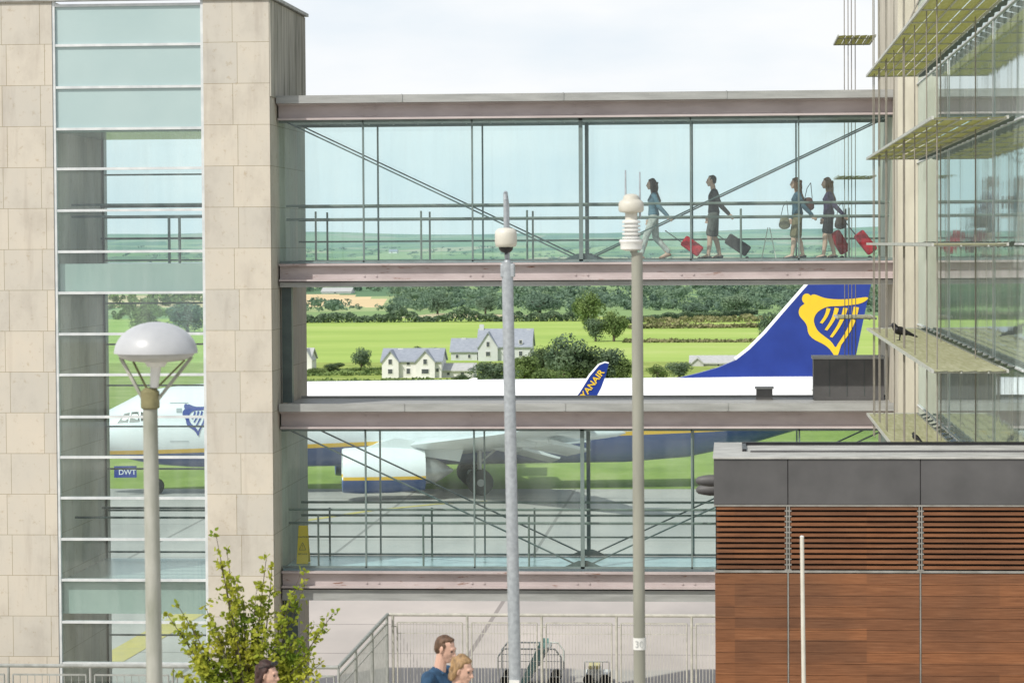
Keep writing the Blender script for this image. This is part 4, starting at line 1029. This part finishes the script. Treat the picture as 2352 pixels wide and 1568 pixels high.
person('curly-haired woman in denim jacket and khaki shorts, left one of the right-hand pair',fl(1832,60.95),180,1.75,(.07,.13,.175),(.26,.21,.12),(.18,.09,.035),'curly','small',pull=1,shorts=.9,group=GB)
person('woman in purple top and black shorts at the right end of the upper bridge',fl(1904,61.1),180,1.75,(.05,.03,.09),(.015,.015,.018),(.15,.075,.03),'curly','small',pull=1,shorts=.7,group=GB)
def suitcase(label,u,Y,ang,col,Lb=.52,name='suitcase'):
    p=P(u,590,Y);r=thing(name,label,'suitcase',(p.x,Y,ZF+.001),'wheeled suitcases on the upper bridge')
    e=Vector((-math.cos(rad(ang)),0,math.sin(rad(ang))));nn_=Vector((-e.z,0,e.x))*-1
    if nn_.z<0: nn_=-nn_
    o=Vector((0,0,.04));mb=MB()
    a=o+e*.05;b=o+e*(.05+Lb);th=.25;w=.38
    vs=[q+nn_*t+Vector((0,y,0)) for q in(a,b) for t,y in((0,-w/2),(0,w/2),(th,w/2),(th,-w/2))]
    mb.add(vs,[(0,1,2,3),(7,6,5,4),(0,4,5,1),(1,5,6,2),(2,6,7,3),(3,7,4,0)])
    c=clothm('case_'+str(len(D.materials)),col);bo=mb.build('case_body',c,r,local=True,bevel=.04)
    z=MB()
    for k in(.3,.7): z.bar(a+nn_*(th+.004)+e*Lb*k+Vector((0,-w/2+.04,0)),a+nn_*(th+.004)+e*Lb*k+Vector((0,w/2-.04,0)),.012,.012)
    z.build('trim',M['black'],bo,local=True)
    h=MB()
    for y in(-.1,.1): h.tube(b+nn_*.06+Vector((0,y,0)),b+nn_*.06+e*.42+Vector((0,y,0)),.009,n=6)
    h.tube(b+nn_*.06+e*.42+Vector((0,-.11,0)),b+nn_*.06+e*.42+Vector((0,.11,0)),.016,n=8);h.build('pull_handle',M['black'],r,local=True)
    for y in(-.15,.15): MB().lathe((0,y-.015,.04),[(.038,0),(.04,.005),(.04,.025),(.038,.03)],14,1).build('wheel',M['rubber'],r,local=True)
suitcase('red wheeled suitcase trailing the woman in white trousers',1606,61.0,36,(.50,.012,.025),.46)
suitcase('black wheeled suitcase pulled by the man in the black jacket',1716,61.0,34,(.012,.012,.014),.55)
suitcase('red wheeled suitcase between the two women at the right',1934,61.75,60,(.42,.012,.025))
suitcase('red wheeled suitcase at the far right end of the upper bridge',1998,60.9,52,(.52,.012,.03))
def bag(label,u,v,Y,col):
    p=P(u,v,Y);r=thing('shoulder_bag',label,'bag',(p.x,Y,p.z-.15));mb=MB().hull([((0,0,.1),(.13,.05,.09)),((0,0,.26),(.09,.04,.05))]);remesh(mb,'bag_body',clothm('bag_'+str(len(D.materials)),col),r,.012,2)
    MB().path([(-.08,0,.28),(-.03,.02,.5),(.05,.02,.62),(.06,.02,.5),(.08,0,.28)],.008,6).build('strap',M['black'],r,local=True)
bag('khaki shoulder bag at the hip of the denim-jacketed curly-haired woman',1802,512,60.75,(.20,.18,.11))
bag('dark brown shoulder bag hanging behind the woman in black shorts',1930,512,60.8,(.05,.03,.02))
bag('red-brown bag on the back of the denim-jacketed woman',1857,470,61.05,(.13,.05,.04))
def sign(label,u,v,Y,zf,full):
    p=P(u,v,Y);r=thing('wet_floor_sign' if full else 'folding_stand',label,'sign' if full else 'stand',(p.x,Y,zf));ys=M['yellow'];h=.82;w=.26
    for s in(-1,1):
        if full: q=MB().prism([(-w/2,s*.16,0),(w/2,s*.16,0),(w/2*.75,s*.02,h),(-w/2*.75,s*.02,h)],(0,.012,0))
        else:
            q=MB().bar((s*.16,0,0),(s*.02,0,.7),.02,.025,(0,1,0))
        q.build('leg_panel',ys if full else M['offwhite'],r,local=True)
    if full:
        t=MB()
        def on(x,z): return Vector((x,-.16+.14*z/h-.006,z))
        a,b,c=on(-.075,.30),on(.075,.30),on(0,.46)
        for x,y in((a,b),(b,c),(c,a)): t.bar(x,y,.006,.014,(0,1,0))
        t.bar(on(0,.35),on(0,.41),.004,.014,(0,1,0));t.bar(on(0,.325),on(0,.338),.004,.014,(0,1,0))
        t.build('warning_triangle',M['black'],r,local=True)
        t=MB();text_on(t,'CAUTION',.048,on(-.105,.56),(1,0,0),(0,.17,1));text_on(t,'WET FLOOR',.036,on(-.098,.2),(1,0,0),(0,.17,1));t.build('lettering',M['black'],r,local=True)
    else: MB().bar((-.07,0,.4),(.07,0,.4),.012,.02,(0,1,0)).build('crossbar',M['offwhite'],r,local=True)
sign('yellow folding wet floor sign at the left end of the lower bridge',697,1290,60.9,zb(1305)+.001,True)
sign('pale folding A-frame stand on the upper bridge floor',1766,590,62.0,ZF+.001,False)
def fg(u,v,Y):
    p=P(u,v,Y);return (p.x,Y,kz),p.z-kz
l,h=fg(1000,1464,24.2)
person('man with short brown hair and blue shirt, looking down before the fence',l,-20,h+.02,(.035,.09,.17),(.05,.05,.06),(.15,.085,.05),'short','small',lean=.03,hp=16,pull='bent',fine=True,topname='shirt')
l,h=fg(1040,1514,23.2)
person('woman with blonde tied-back hair and white top, beside the man in blue',l,-24,h+.03,(.62,.60,.58),(.1,.12,.2),(.40,.25,.12),'bob','small',lean=.03,hp=14,pull='bent',fine=True,topname='blouse')
l,h=fg(602,1524,23.2)
person('dark-haired woman with sunglasses on her head, in front of the shrub',l,-15,h+.02,(.2,.2,.22),(.05,.05,.07),(.06,.028,.022),'bob','small',hp=5,pull='bent',fine=True,glasses=True,topname='blouse')
def bird(label,u,v,zz,hd,sc=1.0):
    p=Pz(u,v,zz);r=thing('crow',label,'bird',p,rz=rad(hd));b=MB();k=sc
    b.hull([((.0,0,.13*k),(.075*k,.055*k,.055*k)),((-.08*k,0,.10*k),(.05*k,.035*k,.035*k))]);b.hull([((.04*k,0,.15*k),.045*k),((.075*k,0,.20*k),.033*k)])
    b.hull([((-.1*k,0,.10*k),.028*k),((-.22*k,0,.05*k),(.02*k,.03*k,.008*k))])
    for s in(1,-1):
        b.hull([((.01*k,s*.045*k,.14*k),(.05*k,.015*k,.035*k)),((-.15*k,s*.03*k,.075*k),(.02*k,.01*k,.012*k))])
        b.hull([((-.01*k,s*.025*k,.09*k),.012*k),((0,s*.025*k,.01*k),.007*k)],6,5);b.hull([((-.01*k,s*.025*k,.007*k),.006*k),((.035*k,s*.025*k,.007*k),.005*k)],6,5)
    remesh(b,'body',mat('black_feathers_'+str(sc),(.014,.014,.018),(.008,.008,.01),20,.5),r,.006,2)
    MB().tube((.10*k,0,.20*k),(.145*k,0,.19*k),.014*k,.003*k,8).build('beak',M['black'],r,local=True)
bird('black crow standing on the fourth sunshade from the top',2066,782,lev[3]+.022,180,1.3)
bird('black bird on the lowest sunshade, just above the timber building roof',2103,1018,lev[4]+.022,120,.8)
# ---------------------------------------------------------------- apron equipment
M['teal']=mat('teal_paint',(.30,.48,.45),(.25,.42,.40),4,.5)
AY=74.0
c=P(1220,1530,AY);r=thing('mobile_stairs','white wire-caged mobile steps with teal side panels behind the fence','mobile stairs',(c.x,AY,0))
x=lambda u:P(u,1530,AY).x;z=lambda v:P(1220,v,AY).z
for yy in(AY-.6,AY+.6):
    mb=MB()
    mb.path([(x(1148),yy,.3),(x(1148),yy,z(1500)),(x(1162),yy,z(1482)),(x(1278),yy,z(1482)),(x(1292),yy,z(1500)),(x(1292),yy,.3)],.024,6)
    for u in range(1160,1290,13): mb.tube((x(u),yy,.3),(x(u),yy,z(1482)),.008,n=4)
    for v in(1510,1545): mb.tube((x(1148),yy,z(v)),(x(1292),yy,z(v)),.012,n=4)
    mb.build('frame',M['white'],r)
mb=MB()
for i in range(8): mb.box(x(1196+i*8),x(1210+i*8),AY-.4,AY+.4,z(1572-i*13)-.04,z(1572-i*13))
mb.build('steps',M['kiosktop'],r)
for yy in(AY-.5,AY+.45): MB().prism([(x(1190),yy,z(1575)),(x(1206),yy,z(1575)),(x(1258),yy,z(1482)),(x(1258),yy,z(1470)),(x(1242),yy,z(1470))],(0,.03,0)).build('side_panel',M['teal'],r)
for u in(1165,1275):
    for yy in(AY-.55,AY+.5): MB().lathe((x(u),yy,.15),[(.05,0),(.15,.01),(.15,.09),(.05,.1)],16,1).build('wheel',M['rubber'],r)
AY=74.2
c=P(1372,1540,AY);r=thing('equipment_cart','small pale wheeled cart with a yellow-topped unit behind the fence','cart',(c.x,AY,0))
x=lambda u:P(u,1530,AY).x;z=lambda v:P(1372,v,AY).z
MB().box(x(1344),x(1401),AY-.4,AY+.4,.3,z(1556)).build('bed',M['white'],r,bevel=.02)
MB().box(x(1350),x(1380),AY-.35,AY+.3,z(1556)+.002,z(1532)).build('engine_box',M['white'],r,bevel=.02)
MB().box(x(1352),x(1378),AY-.33,AY+.28,z(1532)+.002,z(1524)).build('cover',mat('faded_yellow',(.72,.62,.30)),r,bevel=.01)
mb=MB()
for u in(1345,1365,1385,1400): mb.tube((x(u),AY-.38,z(1556)),(x(u),AY-.38,z(1514)),.015,n=6)
mb.tube((x(1345),AY-.38,z(1514)),(x(1400),AY-.38,z(1514)),.015,n=6);mb.build('guard_rail',M['white'],r)
for u in(1353,1392):
    for yy in(AY-.45,AY+.35): MB().lathe((x(u),yy,.14),[(.05,0),(.14,.01),(.14,.09),(.05,.1)],16,1).build('wheel',M['rubber'],r)
# ---------------------------------------------------------------- camera, light, world
cam=D.cameras.new('camera');co=D.objects.new('camera',cam);COL.objects.link(co);SC.camera=co
cam.sensor_width=36;cam.lens=36*F/2352;cam.clip_start=.5;cam.clip_end=20000
co.matrix_world=Matrix.Translation((0,0,EYE))@CM.to_4x4()
cam.dof.use_dof=True;cam.dof.focus_distance=62;cam.dof.aperture_fstop=5.6
sun=D.lights.new('sun','SUN');so=D.objects.new('sun',sun);COL.objects.link(so);sun.energy=3.7;sun.angle=rad(.5);sun.color=(1,.955,.88)
el=rad(46);az=rad(218)
sd=Vector((math.sin(az)*math.cos(el),math.cos(az)*math.cos(el),math.sin(el)))
so.rotation_euler=sd.to_track_quat('Z','Y').to_euler()
w=D.worlds.new('World');SC.world=w;w.use_nodes=True;n=w.node_tree;n.nodes.clear()
out=n.nodes.new('ShaderNodeOutputWorld');bg=n.nodes.new('ShaderNodeBackground');bg.inputs[1].default_value=.1
sk=n.nodes.new('ShaderNodeTexSky');sk.sky_type='NISHITA';sk.sun_disc=False;sk.sun_elevation=el;sk.sun_rotation=az;sk.air_density=1.2;sk.dust_density=2
tc=n.nodes.new('ShaderNodeTexCoord');mp=n.nodes.new('ShaderNodeMapping');mp.inputs['Scale'].default_value=(1,1,3.5);lk(n,tc.outputs['Generated'],mp.inputs[0])
no=n.nodes.new('ShaderNodeTexNoise');no.inputs['Scale'].default_value=9;no.inputs['Detail'].default_value=6;lk(n,mp.outputs[0],no.inputs['Vector'])
cl=ramp(n,no.outputs['Fac'],[(.3,(8.3,9.1,9.8)),(.6,(9.9,10.1,10.3))])
s=n.nodes.new('ShaderNodeSeparateXYZ');lk(n,tc.outputs['Generated'],s.inputs[0])
up=n.nodes.new('ShaderNodeMapRange');up.inputs[1].default_value=.15;up.inputs[2].default_value=.6;up.inputs[3].default_value=.97;up.inputs[4].default_value=.35;lk(n,s.outputs[2],up.inputs[0])
lk(n,mixc(n,up.outputs[0],sk.outputs[0],cl),bg.inputs[0]);lk(n,bg.outputs[0],out.inputs[0])
SC.view_settings.view_transform='Standard';SC.view_settings.look='None';SC.view_settings.exposure=0
